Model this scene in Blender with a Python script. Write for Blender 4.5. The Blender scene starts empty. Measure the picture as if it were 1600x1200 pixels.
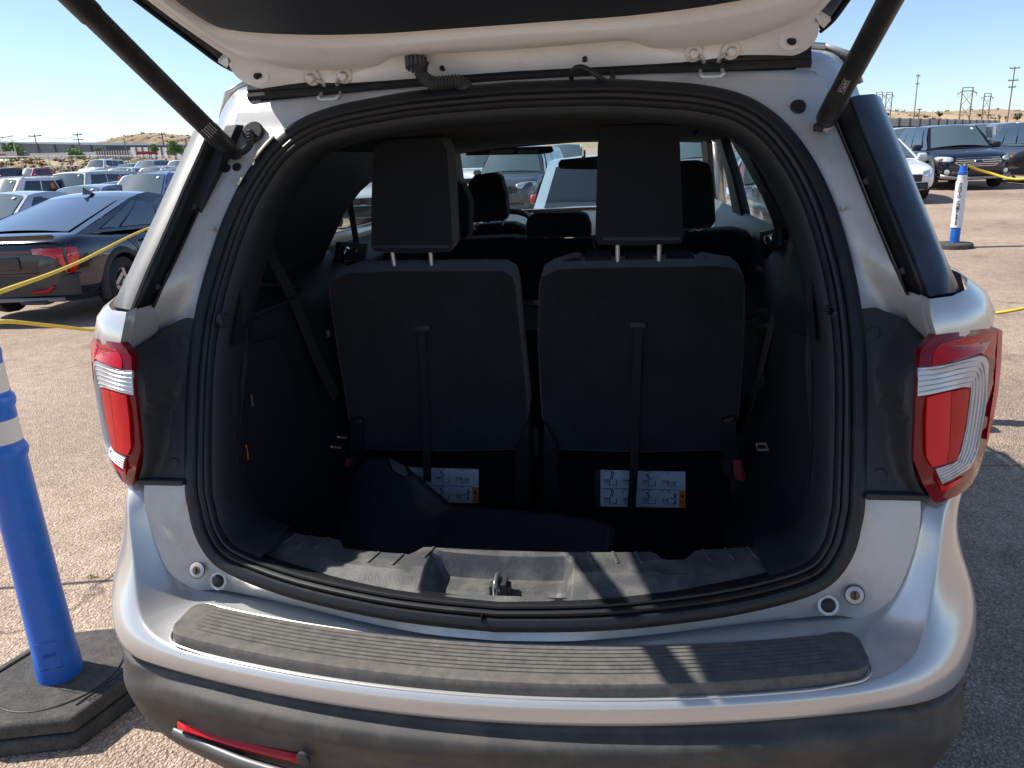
import bpy, bmesh, math, random
from mathutils import Vector, Matrix, Euler
random.seed(7)
R = math.radians
D = bpy.data
scene = bpy.context.scene
COL = scene.collection

# ------------------------------------------------------------------ camera
F_PX, YAW, PITCH, ROLL = 1164.62, -0.151479, 0.290452, 0.044624
CAM = Vector((0.226738, -1.249774, 1.556292))
_f = Vector((math.sin(YAW)*math.cos(PITCH), math.cos(YAW)*math.cos(PITCH), -math.sin(PITCH)))
_r = Vector((math.cos(YAW), -math.sin(YAW), 0.0))
_d = _f.cross(_r)
CR = _r*math.cos(ROLL) + _d*math.sin(ROLL)
CD = -_r*math.sin(ROLL) + _d*math.cos(ROLL)
cam_data = D.cameras.new('camera')
cam = D.objects.new('camera', cam_data); COL.objects.link(cam)
cam.matrix_world = Matrix((( CR.x, -CD.x, -_f.x, CAM.x), (CR.y, -CD.y, -_f.y, CAM.y), (CR.z, -CD.z, -_f.z, CAM.z), (0, 0, 0, 1)))
cam_data.sensor_fit = 'HORIZONTAL'; cam_data.sensor_width = 36.0
cam_data.lens = 36.0*F_PX/1600.0
cam_data.clip_start = 0.05; cam_data.clip_end = 4000
scene.camera = cam

# ------------------------------------------------------------------ light
SUN_EL, SUN_AZ = 49.5, -83.0           # azimuth clockwise from +Y
sd = Vector((math.sin(R(SUN_AZ))*math.cos(R(SUN_EL)), math.cos(R(SUN_AZ))*math.cos(R(SUN_EL)), math.sin(R(SUN_EL))))
world = D.worlds.new('World'); scene.world = world; world.use_nodes = True
wn = world.node_tree
sky = wn.nodes.new('ShaderNodeTexSky'); sky.sky_type = 'NISHITA'; sky.sun_disc = False
sky.sun_elevation = R(SUN_EL); sky.sun_rotation = R(SUN_AZ) % (2*math.pi)
sky.air_density = 1.0; sky.dust_density = 1.7; sky.ozone_density = 2.5; sky.altitude = 1600
bg = wn.nodes['Background']; bg.inputs['Strength'].default_value = 0.105
wn.links.new(sky.outputs['Color'], bg.inputs['Color'])
sun_d = D.lights.new('sun', 'SUN'); sun_d.energy = 4.3; sun_d.angle = R(0.53); sun_d.color = (1.0, 0.95, 0.87)
sun = D.objects.new('sun', sun_d); COL.objects.link(sun)
sun.rotation_euler = sd.to_track_quat('Z', 'Y').to_euler()
scene.view_settings.view_transform = 'Standard'; scene.view_settings.look = 'None'
scene.view_settings.exposure = 0.82; scene.view_settings.gamma = 1.0
scene.view_settings.use_curve_mapping = False
scene.render.engine = 'CYCLES'

# ------------------------------------------------------------------ survey helpers
def ray(px, py): return _f + CR*((px-800)/F_PX) + CD*((py-600)/F_PX)
def at_y(px, py, y): v = ray(px, py); return CAM + v*((y-CAM.y)/v.y)
def at_x(px, py, x): v = ray(px, py); return CAM + v*((x-CAM.x)/v.x)
def at_z(px, py, z): v = ray(px, py); return CAM + v*((z-CAM.z)/v.z)
def at_depth(px, py, dep): return CAM + ray(px, py)*dep
def interp(x, xs, ys):
    if x <= xs[0]: return ys[0]
    for i in range(len(xs)-1):
        if x <= xs[i+1]:
            t = (x-xs[i])/(xs[i+1]-xs[i]); return ys[i]+(ys[i+1]-ys[i])*t
    return ys[-1]
def smooth(a, b, x):
    t = min(1, max(0, (x-a)/(b-a))); return t*t*(3-2*t)
def ground_z(x, y):
    w = -.1508*x + .9886*y; l = .9886*x + .1508*y
    z = interp(w, [8, 25, 50, 75, 120, 400], [0, .2, .85, 2.0, 3.6, 9])
    return z + .018*max(-9, min(9, l))*smooth(3, 9, w)
def at_ground(px, py):
    z = 0
    for i in range(30):
        p = at_z(px, py, z)
        if (p-CAM).dot(_f) < 0 or p.length > 500: p = at_depth(px, py, 60)
        z = .5*z + .5*ground_z(p.x, p.y)
    return Vector((p.x, p.y, ground_z(p.x, p.y)))

# ------------------------------------------------------------------ materials
MATS = {}
def mat(name, col, rough=.5, metal=0., coat=0., spec=.5, noise=None, bump=None, dust=None, trans=0., sheen=0., emit=None, alpha=1.):
    """noise=(scale,amount) value variation; bump=(scale,strength); dust=(colour,scale,lo,hi)"""
    if name in MATS: return MATS[name]
    m = D.materials.new(name); m.use_nodes = True
    nt = m.node_tree; N = nt.nodes; L = nt.links
    b = N['Principled BSDF']
    b.inputs['Base Color'].default_value = (*col, 1); b.inputs['Roughness'].default_value = rough
    b.inputs['Metallic'].default_value = metal; b.inputs['Coat Weight'].default_value = coat; b.inputs['Coat Roughness'].default_value = .06
    b.inputs['Specular IOR Level'].default_value = spec
    b.inputs['Transmission Weight'].default_value = trans
    b.inputs['Sheen Weight'].default_value = sheen
    if emit: b.inputs['Emission Color'].default_value = (*emit[0], 1); b.inputs['Emission Strength'].default_value = emit[1]
    tc = N.new('ShaderNodeTexCoord'); geo = N.new('ShaderNodeNewGeometry')
    cur = None
    def ntex(scale, det=5, rough_=.6):
        t = N.new('ShaderNodeTexNoise'); t.inputs['Scale'].default_value = scale; t.inputs['Detail'].default_value = det; t.inputs['Roughness'].default_value = rough_
        L.new(geo.outputs['Position'], t.inputs['Vector']); return t
    if noise:
        t = ntex(noise[0]); mx = N.new('ShaderNodeMix'); mx.data_type = 'RGBA'
        a = noise[1]
        mx.inputs[6].default_value = (*[max(0, c*(1-a)) for c in col], 1); mx.inputs[7].default_value = (*[min(1, c*(1+a)) for c in col], 1)
        mr = N.new('ShaderNodeMapRange'); mr.inputs[1].default_value = .3; mr.inputs[2].default_value = .7
        L.new(t.outputs['Fac'], mr.inputs[0]); L.new(mr.outputs[0], mx.inputs[0]); cur = mx.outputs[2]
    if dust:
        dc, sc, lo, hi = dust
        t = ntex(sc, 8, .7); mr = N.new('ShaderNodeMapRange'); mr.inputs[1].default_value = lo; mr.inputs[2].default_value = hi; mr.clamp = True
        L.new(t.outputs['Fac'], mr.inputs[0])
        mx = N.new('ShaderNodeMix'); mx.data_type = 'RGBA'
        if cur: L.new(cur, mx.inputs[6])
        else: mx.inputs[6].default_value = (*col, 1)
        mx.inputs[7].default_value = (*dc, 1); L.new(mr.outputs[0], mx.inputs[0]); cur = mx.outputs[2]
        mr2 = N.new('ShaderNodeMapRange'); mr2.inputs[3].default_value = rough; mr2.inputs[4].default_value = min(1, rough+.15)
        L.new(mr.outputs[0], mr2.inputs[0]); L.new(mr2.outputs[0], b.inputs['Roughness'])
    if cur: L.new(cur, b.inputs['Base Color'])
    if bump:
        t = ntex(bump[0], 3); bp = N.new('ShaderNodeBump'); bp.inputs['Strength'].default_value = bump[1]; bp.inputs['Distance'].default_value = .002 if len(bump) < 3 else bump[2]
        L.new(t.outputs['Fac'], bp.inputs['Height']); L.new(bp.outputs['Normal'], b.inputs['Normal'])
    m.diffuse_color = (*col, 1)
    MATS[name] = m; return m

def glass_mat(name, tint, refl=1.5):
    if name in MATS: return MATS[name]
    m = D.materials.new(name); m.use_nodes = True; nt = m.node_tree; N = nt.nodes; L = nt.links
    N.remove(N['Principled BSDF']); out = N['Material Output']
    tr = N.new('ShaderNodeBsdfTransparent'); tr.inputs[0].default_value = (*tint, 1)
    gl = N.new('ShaderNodeBsdfGlossy'); gl.inputs['Roughness'].default_value = .02
    lw = N.new('ShaderNodeLayerWeight'); lw.inputs[0].default_value = .5
    pw = N.new('ShaderNodeMath'); pw.operation = 'POWER'; pw.inputs[1].default_value = 4.5; L.new(lw.outputs['Facing'], pw.inputs[0])
    fr = N.new('ShaderNodeMath'); fr.operation = 'MULTIPLY_ADD'; fr.inputs[1].default_value = .9; fr.inputs[2].default_value = .04; L.new(pw.outputs[0], fr.inputs[0])
    mx = N.new('ShaderNodeMixShader'); L.new(fr.outputs[0], mx.inputs[0]); L.new(tr.outputs[0], mx.inputs[1]); L.new(gl.outputs[0], mx.inputs[2])
    L.new(mx.outputs[0], out.inputs[0]); MATS[name] = m; return m

DUST = (.34, .27, .20)
M_SILVER = mat('silver_paint', (.57, .555, .53), .26, .50, .45, noise=(900, .14))
M_JAMB = mat('jamb_paint', (.50, .50, .495), .40, .30, .15, noise=(700, .10), dust=((.36, .33, .29), 9, .48, .85))
M_GATE = mat('gate_inner_paint', (.84, .84, .835), .42, .05, .12, noise=(600, .12), dust=((.66, .63, .58), 16, .56, .9))
M_BLKPL = mat('black_plastic', (.026, .027, .029), .55, spec=.4, bump=(420, .35), dust=((.050, .047, .042), 14, .5, .95))
M_PAD = mat('step_pad_plastic', (.075, .073, .070), .62, spec=.35, bump=(900, .5), dust=((.20, .18, .155), 40, .3, .9))
M_LOWER = mat('lower_bumper_plastic', (.048, .046, .044), .55, spec=.4, bump=(700, .5), dust=((.15, .125, .10), 10, .45, .9))
M_BLK2 = mat('smooth_black_plastic', (.014, .014, .015), .38, spec=.45)
M_RUB = mat('rubber', (.0095, .0105, .0125), .45, spec=.4, dust=((.04, .038, .034), 22, .55, .95))
M_GLOSSBLK = mat('gloss_black', (.012, .015, .022), .16, coat=.5)
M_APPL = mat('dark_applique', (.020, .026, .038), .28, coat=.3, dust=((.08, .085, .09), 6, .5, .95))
M_APPL_SUN = mat('sunlit_dusty_applique', (.15, .15, .145), .45, coat=.1, noise=(500, .22), dust=((.20, .195, .185), 12, .4, .8))  # pale tone puts sun glare on dusty gloss black into the colour
M_INT = mat('interior_plastic', (.011, .013, .016), .5, spec=.45, bump=(500, .35))
M_RING = mat('aperture_plastic', (.018, .020, .023), .45, spec=.4, bump=(600, .3))
M_DOORC = mat('door_card_vinyl', (.075, .092, .10), .45, bump=(500, .3))
M_INT2 = mat('interior_grey_plastic', (.012, .014, .018), .5, spec=.45, bump=(500, .3))
M_SILL = mat('sill_plastic', (.060, .061, .062), .5, spec=.45, bump=(420, .5, .002), dust=((.22, .21, .18), 16, .45, .9))
M_CARPET = mat('carpet', (.006, .007, .009), .95, spec=.1, bump=(900, .6))
M_FABRIC = mat('seat_fabric', (.0085, .0098, .0125), .9, spec=.15, sheen=.35, noise=(9, .55), bump=(1400, .8), dust=((.05, .05, .05), 55, .60, .85))
M_FABRIC2 = mat('headrest_fabric', (.013, .015, .020), .85, spec=.2, sheen=.2, bump=(1200, .3))
M_MESHFAB = mat('seat_mesh_fabric', (.014, .017, .022), .8, spec=.3, bump=(260, 1.0, .004))
M_STRAP = mat('strap_webbing', (.022, .021, .022), .75, spec=.2, bump=(700, .4))
M_STEEL = mat('steel', (.60, .59, .57), .35, .55)
M_CHROME = mat('chrome', (.75, .75, .75), .12, 1.)
M_RUST = mat('rusty_bolt', (.19, .12, .06), .8, noise=(120, .5))
M_VINYL = mat('vinyl_mat', (.022, .025, .030), .26, spec=.6, bump=(9, .45, .012))
M_RED = mat('tail_red', (.46, .002, .006), .10, coat=.15, spec=.3)
M_RED2 = mat('tail_bright_red', (.60, .004, .008), .2, coat=.15, spec=.3, noise=(60, .25))
M_DKRED = mat('tail_dark_red', (.17, .003, .008), .10, coat=.15, spec=.35)
M_CLEAR = mat('tail_clear', (.50, .50, .52), .22, .3, .3)
M_REDCLOTH = mat('red_webbing', (.33, .02, .03), .7)
M_LABEL = mat('label_paper', (.62, .66, .72), .6, noise=(40, .08))
M_INK = mat('label_ink', (.03, .03, .035), .6)
M_ORANGE = mat('label_orange', (.75, .22, .03), .6)
M_GREEN = mat('label_green', (.02, .30, .18), .6)
M_WHITEINK = mat('white_ink', (.5, .5, .5), .6)
M_AMBER = mat('amber_lens', (.55, .24, .05), .25, noise=(90, .4))
M_CREAM = mat('cream_tape', (.62, .58, .47), .6)
G_SCREEN = glass_mat('windscreen_glass', (.80, .90, .90))
G_SIDE = glass_mat('side_glass', (.62, .70, .72))
G_PRIV = glass_mat('privacy_glass', (.10, .11, .12))

# ------------------------------------------------------------------ object helpers
def link(o, parent=None):
    COL.objects.link(o)
    if parent: o.parent = parent
    return o
def tag(o, label=None, cat=None, group=None, kind=None):
    if label: o['label'] = label
    if cat: o['category'] = cat
    if group: o['group'] = group
    if kind: o['kind'] = kind
    return o
def empty(name, loc=(0, 0, 0), rz=0.):
    o = D.objects.new(name, None); o.empty_display_size = .2; o.location = loc; o.rotation_euler = (0, 0, rz); return link(o)
def shade(me, angle=40):
    for p in me.polygons: p.use_smooth = True
    try: me.set_sharp_from_angle(angle=R(angle))
    except Exception: pass
def mk(name, verts, faces, m, parent=None, fm=None, smoothang=40, flat=False, fix=True):
    me = D.meshes.new(name); me.from_pydata([tuple(v) for v in verts], [], faces); me.update()
    if fix:
        bm = bmesh.new(); bm.from_mesh(me); bmesh.ops.recalc_face_normals(bm, faces=bm.faces); bm.to_mesh(me); bm.free()
    ms = m if isinstance(m, (list, tuple)) else [m]
    for k in ms: me.materials.append(k)
    if fm:
        for p, i in zip(me.polygons, fm): p.material_index = i
    if not flat: shade(me, smoothang)
    o = D.objects.new(name, me); link(o, parent); return o
class MB:
    """collects pieces of ONE mesh"""
    def __init__(s): s.v = []; s.f = []; s.m = []
    def add(s, v, f, mi=0):
        o = len(s.v); s.v += [Vector(p) for p in v]; s.f += [[i+o for i in q] for q in f]; s.m += [mi]*len(f); return s
    def build(s, name, m, parent=None, smoothang=40, bevel=0, segs=2, solid=0, subd=0, flat=False):
        o = mk(name, s.v, s.f, m, parent, s.m, smoothang, flat)
        if subd: k = o.modifiers.new('s', 'SUBSURF'); k.levels = k.render_levels = subd
        if solid: k = o.modifiers.new('t', 'SOLIDIFY'); k.thickness = solid; k.offset = 0
        if bevel: k = o.modifiers.new('b', 'BEVEL'); k.width = bevel; k.segments = segs; k.limit_method = 'ANGLE'; k.angle_limit = R(35)
        return o
    def box(s, c, d, rot=None, mi=0):
        x, y, z = [q/2 for q in d]; P = [Vector((a*x, b*y, e*z)) for a in (-1, 1) for b in (-1, 1) for e in (-1, 1)]
        if rot is not None: P = [rot @ p for p in P]
        P = [p+Vector(c) for p in P]
        return s.add(P, [[0, 1, 3, 2], [4, 6, 7, 5], [0, 4, 5, 1], [2, 3, 7, 6], [0, 2, 6, 4], [1, 5, 7, 3]], mi)
    def loft(s, secs, closed=False, ends=False, mi=0, wrap=False):
        n = len(secs[0]); V = [p for q in secs for p in q]; Fc = []
        for i in range(len(secs)-(0 if wrap else 1)):
            j = (i+1) % len(secs)
            for k in range(n if closed else n-1):
                l = (k+1) % n; Fc.append([i*n+k, i*n+l, j*n+l, j*n+k])
        if ends: Fc.append(list(range(n))[::-1]); Fc.append([(len(secs)-1)*n+k for k in range(n)])
        return s.add(V, Fc, mi)
    def tube(s, path, r, n=8, ends=True, mi=0, wrap=False):
        P = [Vector(p) for p in path]; secs = []; up = None
        for i, p in enumerate(P):
            if wrap: t = P[(i+1) % len(P)]-P[i-1]
            else: t = P[min(i+1, len(P)-1)]-P[max(i-1, 0)]
            t.normalize()
            if up is None:
                a = Vector((0, 0, 1)) if abs(t.z) < .9 else Vector((1, 0, 0)); up = (a-t*a.dot(t)).normalized()
            else: up = (up-t*up.dot(t)).normalized()
            q = t.cross(up); rr = r[i] if isinstance(r, (list, tuple)) else r
            secs.append([p+up*(rr*math.cos(2*math.pi*k/n))+q*(rr*math.sin(2*math.pi*k/n)) for k in range(n)])
        return s.loft(secs, True, ends and not wrap, mi, wrap)
    def lathe(s, prof, axis0, axis, n=24, mi=0, caps=True):
        """prof = [(dist along axis, radius)]"""
        a = Vector(axis).normalized(); b = a.orthogonal().normalized(); c = a.cross(b); o = Vector(axis0)
        secs = [[o+a*h+b*(r*math.cos(2*math.pi*k/n))+c*(r*math.sin(2*math.pi*k/n)) for k in range(n)] for h, r in prof]
        return s.loft(secs, True, caps, mi)
    def prism(s, outline, d, mi=0):
        """outline: list of 3D points, extruded by vector d"""
        n = len(outline); d = Vector(d); V = [Vector(p) for p in outline]+[Vector(p)+d for p in outline]
        Fc = [list(range(n))[::-1], [n+k for k in range(n)]]+[[k, (k+1) % n, n+(k+1) % n, n+k] for k in range(n)]
        return s.add(V, Fc, mi)
def tube(name, path, r, m, parent=None, n=8, wrap=False): return MB().tube(path, r, n, True, 0, wrap).build(name, m, parent)
def box(name, c, d, m, parent=None, bevel=.004, rot=None, segs=2): return MB().box(c, d, rot).build(name, m, parent, bevel=bevel, segs=segs)
def disc(name, c, ax, r, h, m, parent=None, n=24, bev=.15):
    return MB().lathe([(0, r), (h*(1-bev), r), (h, r*(1-bev))], c, ax, n).build(name, m, parent, smoothang=30)
def spline(pts, n):
    """Catmull-Rom through points, n steps per span"""
    P = [Vector(p) for p in pts]; out = []
    for i in range(len(P)-1):
        a = P[i-1] if i else P[0]*2-P[1]; b = P[i]; c = P[i+1]; d = P[i+2] if i+2 < len(P) else P[-1]*2-P[-2]
        for k in range(n):
            t = k/n; out.append(.5*((2*b)+(c-a)*t+(2*a-5*b+4*c-d)*t*t+(3*b-a-3*c+d)*t**3))
    out.append(P[-1]); return out
def fill_panel(name, outline, m, parent=None, thick=.004, bevel=0, dirv=None):
    """flat-ish or curved polygon panel from a 3D outline, triangulated, with thickness"""
    bm = bmesh.new(); vs = [bm.verts.new(p) for p in outline]; f = bm.faces.new(vs)
    bmesh.ops.triangulate(bm, faces=[f]); bmesh.ops.recalc_face_normals(bm, faces=bm.faces)
    d = Vector(dirv) if dirv else Vector((0, thick, 0))
    r = bmesh.ops.extrude_face_region(bm, geom=list(bm.faces))
    bmesh.ops.translate(bm, verts=[v for v in r['geom'] if isinstance(v, bmesh.types.BMVert)], vec=d)
    bmesh.ops.recalc_face_normals(bm, faces=bm.faces)
    me = D.meshes.new(name); bm.to_mesh(me); bm.free(); me.materials.append(m); shade(me, 35)
    o = D.objects.new(name, me); link(o, parent)
    if bevel: k = o.modifiers.new('b', 'BEVEL'); k.width = bevel; k.segments = 2; k.limit_method = 'ANGLE'; k.angle_limit = R(50)
    return o
def text_mesh(name, body, size, m, parent, mw, extrude=.0006):
    cu = D.curves.new(name, 'FONT'); cu.body = body; cu.size = size; cu.align_x = 'CENTER'; cu.align_y = 'CENTER'; cu.extrude = extrude; cu.resolution_u = 3; cu.offset = size*.02 if name == 'letter' else 0
    o = D.objects.new(name, cu); COL.objects.link(o)
    dg = bpy.context.evaluated_depsgraph_get(); me = D.meshes.new_from_object(o.evaluated_get(dg))
    D.objects.remove(o); D.curves.remove(cu)
    me.transform(mw); me.materials.clear(); me.materials.append(m); me.name = name
    o = D.objects.new(name, me); return link(o, parent)
def evaluated(o):
    """bake modifiers into the mesh"""
    bpy.context.view_layer.update()
    dg = bpy.context.evaluated_depsgraph_get(); me = D.meshes.new_from_object(o.evaluated_get(dg)); o.modifiers.clear(); old = o.data; o.data = me; D.meshes.remove(old); return o
def copy_tree(o, parent=None):
    c = o.copy(); link(c); c.parent = parent
    for ch in [k for k in o.children]: copy_tree(ch, c)
    return c

# ================================================================== SETTING
def ground_material():
    m = D.materials.new('chip_seal_asphalt'); m.use_nodes = True; nt = m.node_tree; N = nt.nodes; L = nt.links
    b = N['Principled BSDF']; b.inputs['Roughness'].default_value = .85; b.inputs['Specular IOR Level'].default_value = .25
    geo = N.new('ShaderNodeNewGeometry')
    def vor(scale, feat='F1'):
        v = N.new('ShaderNodeTexVoronoi'); v.feature = feat; v.inputs['Scale'].default_value = scale; v.inputs['Randomness'].default_value = 1
        L.new(geo.outputs['Position'], v.inputs['Vector']); return v
    def noi(scale, det=6):
        t = N.new('ShaderNodeTexNoise'); t.inputs['Scale'].default_value = scale; t.inputs['Detail'].default_value = det
        L.new(geo.outputs['Position'], t.inputs['Vector']); return t
    v1 = vor(108); v2 = vor(280)
    cr = N.new('ShaderNodeValToRGB'); e = cr.color_ramp.elements
    e[0].position = .0; e[0].color = (.34, .25, .185, 1); e[1].position = 1; e[1].color = (.68, .54, .42, 1)
    for p, c in ((.22, (.45, .335, .25)), (.5, (.53, .395, .295)), (.68, (.47, .365, .285)), (.84, (.58, .455, .35))):
        k = e.new(p); k.color = (*c, 1)
    sep = N.new('ShaderNodeSeparateColor'); L.new(v1.outputs['Color'], sep.inputs[0]); L.new(sep.outputs[0], cr.inputs[0])
    # dark binder between chips
    mr = N.new('ShaderNodeMapRange'); mr.inputs[1].default_value = .38; mr.inputs[2].default_value = .72; L.new(v1.outputs['Distance'], mr.inputs[0])
    mx = N.new('ShaderNodeMix'); mx.data_type = 'RGBA'; L.new(mr.outputs[0], mx.inputs[0]); L.new(cr.outputs[0], mx.inputs[6]); mx.inputs[7].default_value = (.32, .235, .175, 1)
    # patches
    n1 = noi(.45, 8); mr1 = N.new('ShaderNodeMapRange'); mr1.inputs[1].default_value = .3; mr1.inputs[2].default_value = .72; mr1.inputs[3].default_value = .74; mr1.inputs[4].default_value = 1.2
    L.new(n1.outputs['Fac'], mr1.inputs[0])
    n2 = noi(9, 6); mr2 = N.new('ShaderNodeMapRange'); mr2.inputs[1].default_value = .3; mr2.inputs[2].default_value = .7; mr2.inputs[3].default_value = .85; mr2.inputs[4].default_value = 1.1
    L.new(n2.outputs['Fac'], mr2.inputs[0])
    mu = N.new('ShaderNodeMath'); mu.operation = 'MULTIPLY'; L.new(mr1.outputs[0], mu.inputs[0]); L.new(mr2.outputs[0], mu.inputs[1])
    vm = N.new('ShaderNodeVectorMath'); vm.operation = 'SCALE'; L.new(mx.outputs[2], vm.inputs[0]); L.new(mu.outputs[0], vm.inputs['Scale'])
    nd = noi(1.3, 4); va = N.new('ShaderNodeVectorMath'); va.operation = 'MULTIPLY_ADD'; va.inputs[1].default_value = (.9, .9, .9); L.new(nd.outputs['Color'], va.inputs[0]); L.new(geo.outputs['Position'], va.inputs[2])
    vc = N.new('ShaderNodeTexVoronoi'); vc.feature = 'DISTANCE_TO_EDGE'; vc.inputs['Scale'].default_value = .22; L.new(va.outputs[0], vc.inputs['Vector'])
    mc = N.new('ShaderNodeMapRange'); mc.inputs[1].default_value = .0; mc.inputs[2].default_value = .0035; mc.inputs[3].default_value = .45; mc.inputs[4].default_value = 1; L.new(vc.outputs['Distance'], mc.inputs[0])
    ns = noi(2.1, 3); ms = N.new('ShaderNodeMapRange'); ms.inputs[1].default_value = .60; ms.inputs[2].default_value = .72; ms.inputs[3].default_value = 1; ms.inputs[4].default_value = .72; L.new(ns.outputs['Fac'], ms.inputs[0])
    m3 = N.new('ShaderNodeMath'); m3.operation = 'MULTIPLY'; L.new(mc.outputs[0], m3.inputs[0]); L.new(ms.outputs[0], m3.inputs[1])
    vs = N.new('ShaderNodeVectorMath'); vs.operation = 'SCALE'; L.new(vm.outputs[0], vs.inputs[0]); L.new(m3.outputs[0], vs.inputs['Scale'])
    L.new(vs.outputs[0], b.inputs['Base Color'])
    inv = N.new('ShaderNodeMath'); inv.operation = 'MULTIPLY_ADD'; inv.inputs[1].default_value = -1; inv.inputs[2].default_value = 1; L.new(v1.outputs['Distance'], inv.inputs[0])
    ad = N.new('ShaderNodeMath'); ad.operation = 'MULTIPLY_ADD'; ad.inputs[1].default_value = -.35; L.new(v2.outputs['Distance'], ad.inputs[0]); L.new(inv.outputs[0], ad.inputs[2])
    bp = N.new('ShaderNodeBump'); bp.inputs['Strength'].default_value = 1.0; bp.inputs['Distance'].default_value = .009; L.new(ad.outputs[0], bp.inputs['Height']); L.new(bp.outputs[0], b.inputs['Normal'])
    return m
M_GROUND = ground_material()
def scrub_material(name, c1, c2, c3, sc):
    m = D.materials.new(name); m.use_nodes = True; nt = m.node_tree; N = nt.nodes; L = nt.links
    b = N['Principled BSDF']; b.inputs['Roughness'].default_value = .95; b.inputs['Specular IOR Level'].default_value = .1
    geo = N.new('ShaderNodeNewGeometry')
    t = N.new('ShaderNodeTexNoise'); t.inputs['Scale'].default_value = sc; t.inputs['Detail'].default_value = 8; t.inputs['Roughness'].default_value = .7; L.new(geo.outputs['Position'], t.inputs['Vector'])
    cr = N.new('ShaderNodeValToRGB'); e = cr.color_ramp.elements; e[0].position = .33; e[0].color = (*c3, 1); e[1].position = .68; e[1].color = (*c2, 1); k = e.new(.47); k.color = (*c1, 1)
    L.new(t.outputs['Fac'], cr.inputs[0]); L.new(cr.outputs[0], b.inputs['Base Color']); return m
M_FIELD = scrub_material('dry_grass_field', (.34, .265, .16), (.43, .35, .23), (.19, .18, .09), .25)
M_HILL = scrub_material('scrub_hill', (.31, .235, .155), (.38, .295, .20), (.16, .145, .09), .09)

def grid_sheet(name, xs, ys, zf, m):
    V = [(x, y, zf(x, y)) for y in ys for x in xs]; n = len(xs)
    Fc = [[j*n+i, j*n+i+1, (j+1)*n+i+1, (j+1)*n+i] for j in range(len(ys)-1) for i in range(n-1)]
    return mk(name, V, Fc, m, None, smoothang=80)
xs = [-160, -120, -90, -70, -55, -45, -36, -30, -25, -20, -16, -12, -9, -6, -3, 0, 3, 6, 9, 12, 16, 20, 25, 30, 36, 45, 55, 70, 90, 120]
ys = [-30, -15, -8, -4, 0, 3, 4, 5, 6, 7, 8, 9, 10, 12, 15, 20, 25, 30, 36, 42, 48, 54, 60, 66, 72, 80, 88]
g = grid_sheet('ground', xs, ys, ground_z, M_GROUND); tag(g, kind='structure')
xs2 = [-420, -300, -220, -160, -120, -90, -60, -30, 0, 30, 60, 90, 120, 160, 220, 300, 420]
def field_z(x, y): return ground_z(x, min(y, 260)) - (.15 if y < 80 else 0)
g = grid_sheet('dry_field', xs2, [76, 84, 95, 110, 130, 160, 200, 260, 340, 480], lambda x, y: field_z(x, y)-(.3 if y < 80 else -.02), M_FIELD); tag(g, kind='structure')

def hill(name, crest, dep, back, base_row, m):
    """ridge whose crest passes through the surveyed points at a given range"""
    pts = spline([at_depth(px, py, dep) for px, py in crest], 6)
    secs = []
    away = Vector((_f.x, _f.y, 0)).normalized()
    for i, p in enumerate(pts):
        w = 1+.15*math.sin(i*1.7)
        foot = p-away*back*w; foot.z = field_z(foot.x, foot.y)-1.0
        rear = p+away*back*w; rear.z = foot.z-2
        sec = []
        for t in (0, .12, .28, .46, .64, .82, 1.0):
            q = foot.lerp(p, t); q.z = foot.z+(p.z-foot.z)*(t*t*(3-2*t)*.6+t*.4)
            if 0 < t < 1: q.z += .25*math.sin(i*2.3+t*9)*back/40
            sec.append(q)
        sec.append(p.lerp(rear, .4)-Vector((0, 0, .3))); sec.append(rear)
        secs.append(sec)
    o = MB().loft(secs).build(name, m, smoothang=80); tag(o, kind='structure'); return o
hill('hill', [(120, 250), (150, 232), (165, 226), (185, 219), (205, 212), (225, 208.5), (250, 208), (275, 210), (300, 212), (325, 217), (360, 222), (420, 228), (500, 235)], 330, 90, 240, M_HILL)
hill('hill', [(1280, 178), (1330, 174), (1356, 173), (1372, 176), (1385, 179), (1405, 180), (1430, 178), (1460, 175.5), (1495, 173), (1520, 173.5), (1545, 176.5), (1570, 175), (1600, 176), (1660, 174), (1740, 178)], 260, 90, 195, M_HILL)
hill('hill', [(520, 222), (620, 214), (720, 212), (820, 207), (930, 203), (1050, 196), (1180, 188), (1290, 182)], 300, 80, 215, M_HILL)
hill('embankment', [(-60, 251), (0, 251), (40, 250), (90, 249), (140, 250), (170, 254)], 84, 9, 262, M_FIELD)

# ------------------------------------------------------------------ far structures
M_WARE = mat('warehouse_metal', (.075, .085, .11), .6, noise=(.3, .12))
M_WALLP = mat('pale_wall', (.55, .55, .56), .8, noise=(.5, .12))
M_WOODP = mat('weathered_pole', (.17, .14, .12), .9)
M_GALV = mat('galvanised', (.42, .43, .44), .5, .4)
M_LEAF = mat('leaf', (.11, .19, .04), .7, noise=(1.2, .5))
M_LEAF2 = mat('sage_leaf', (.12, .13, .07), .8, noise=(1.2, .4))
M_BRPOST = mat('brown_post', (.13, .09, .075), .85)
AWAY = Vector((_f.x, _f.y, 0)).normalized(); ACROSS = Vector((AWAY.y, -AWAY.x, 0))

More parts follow.
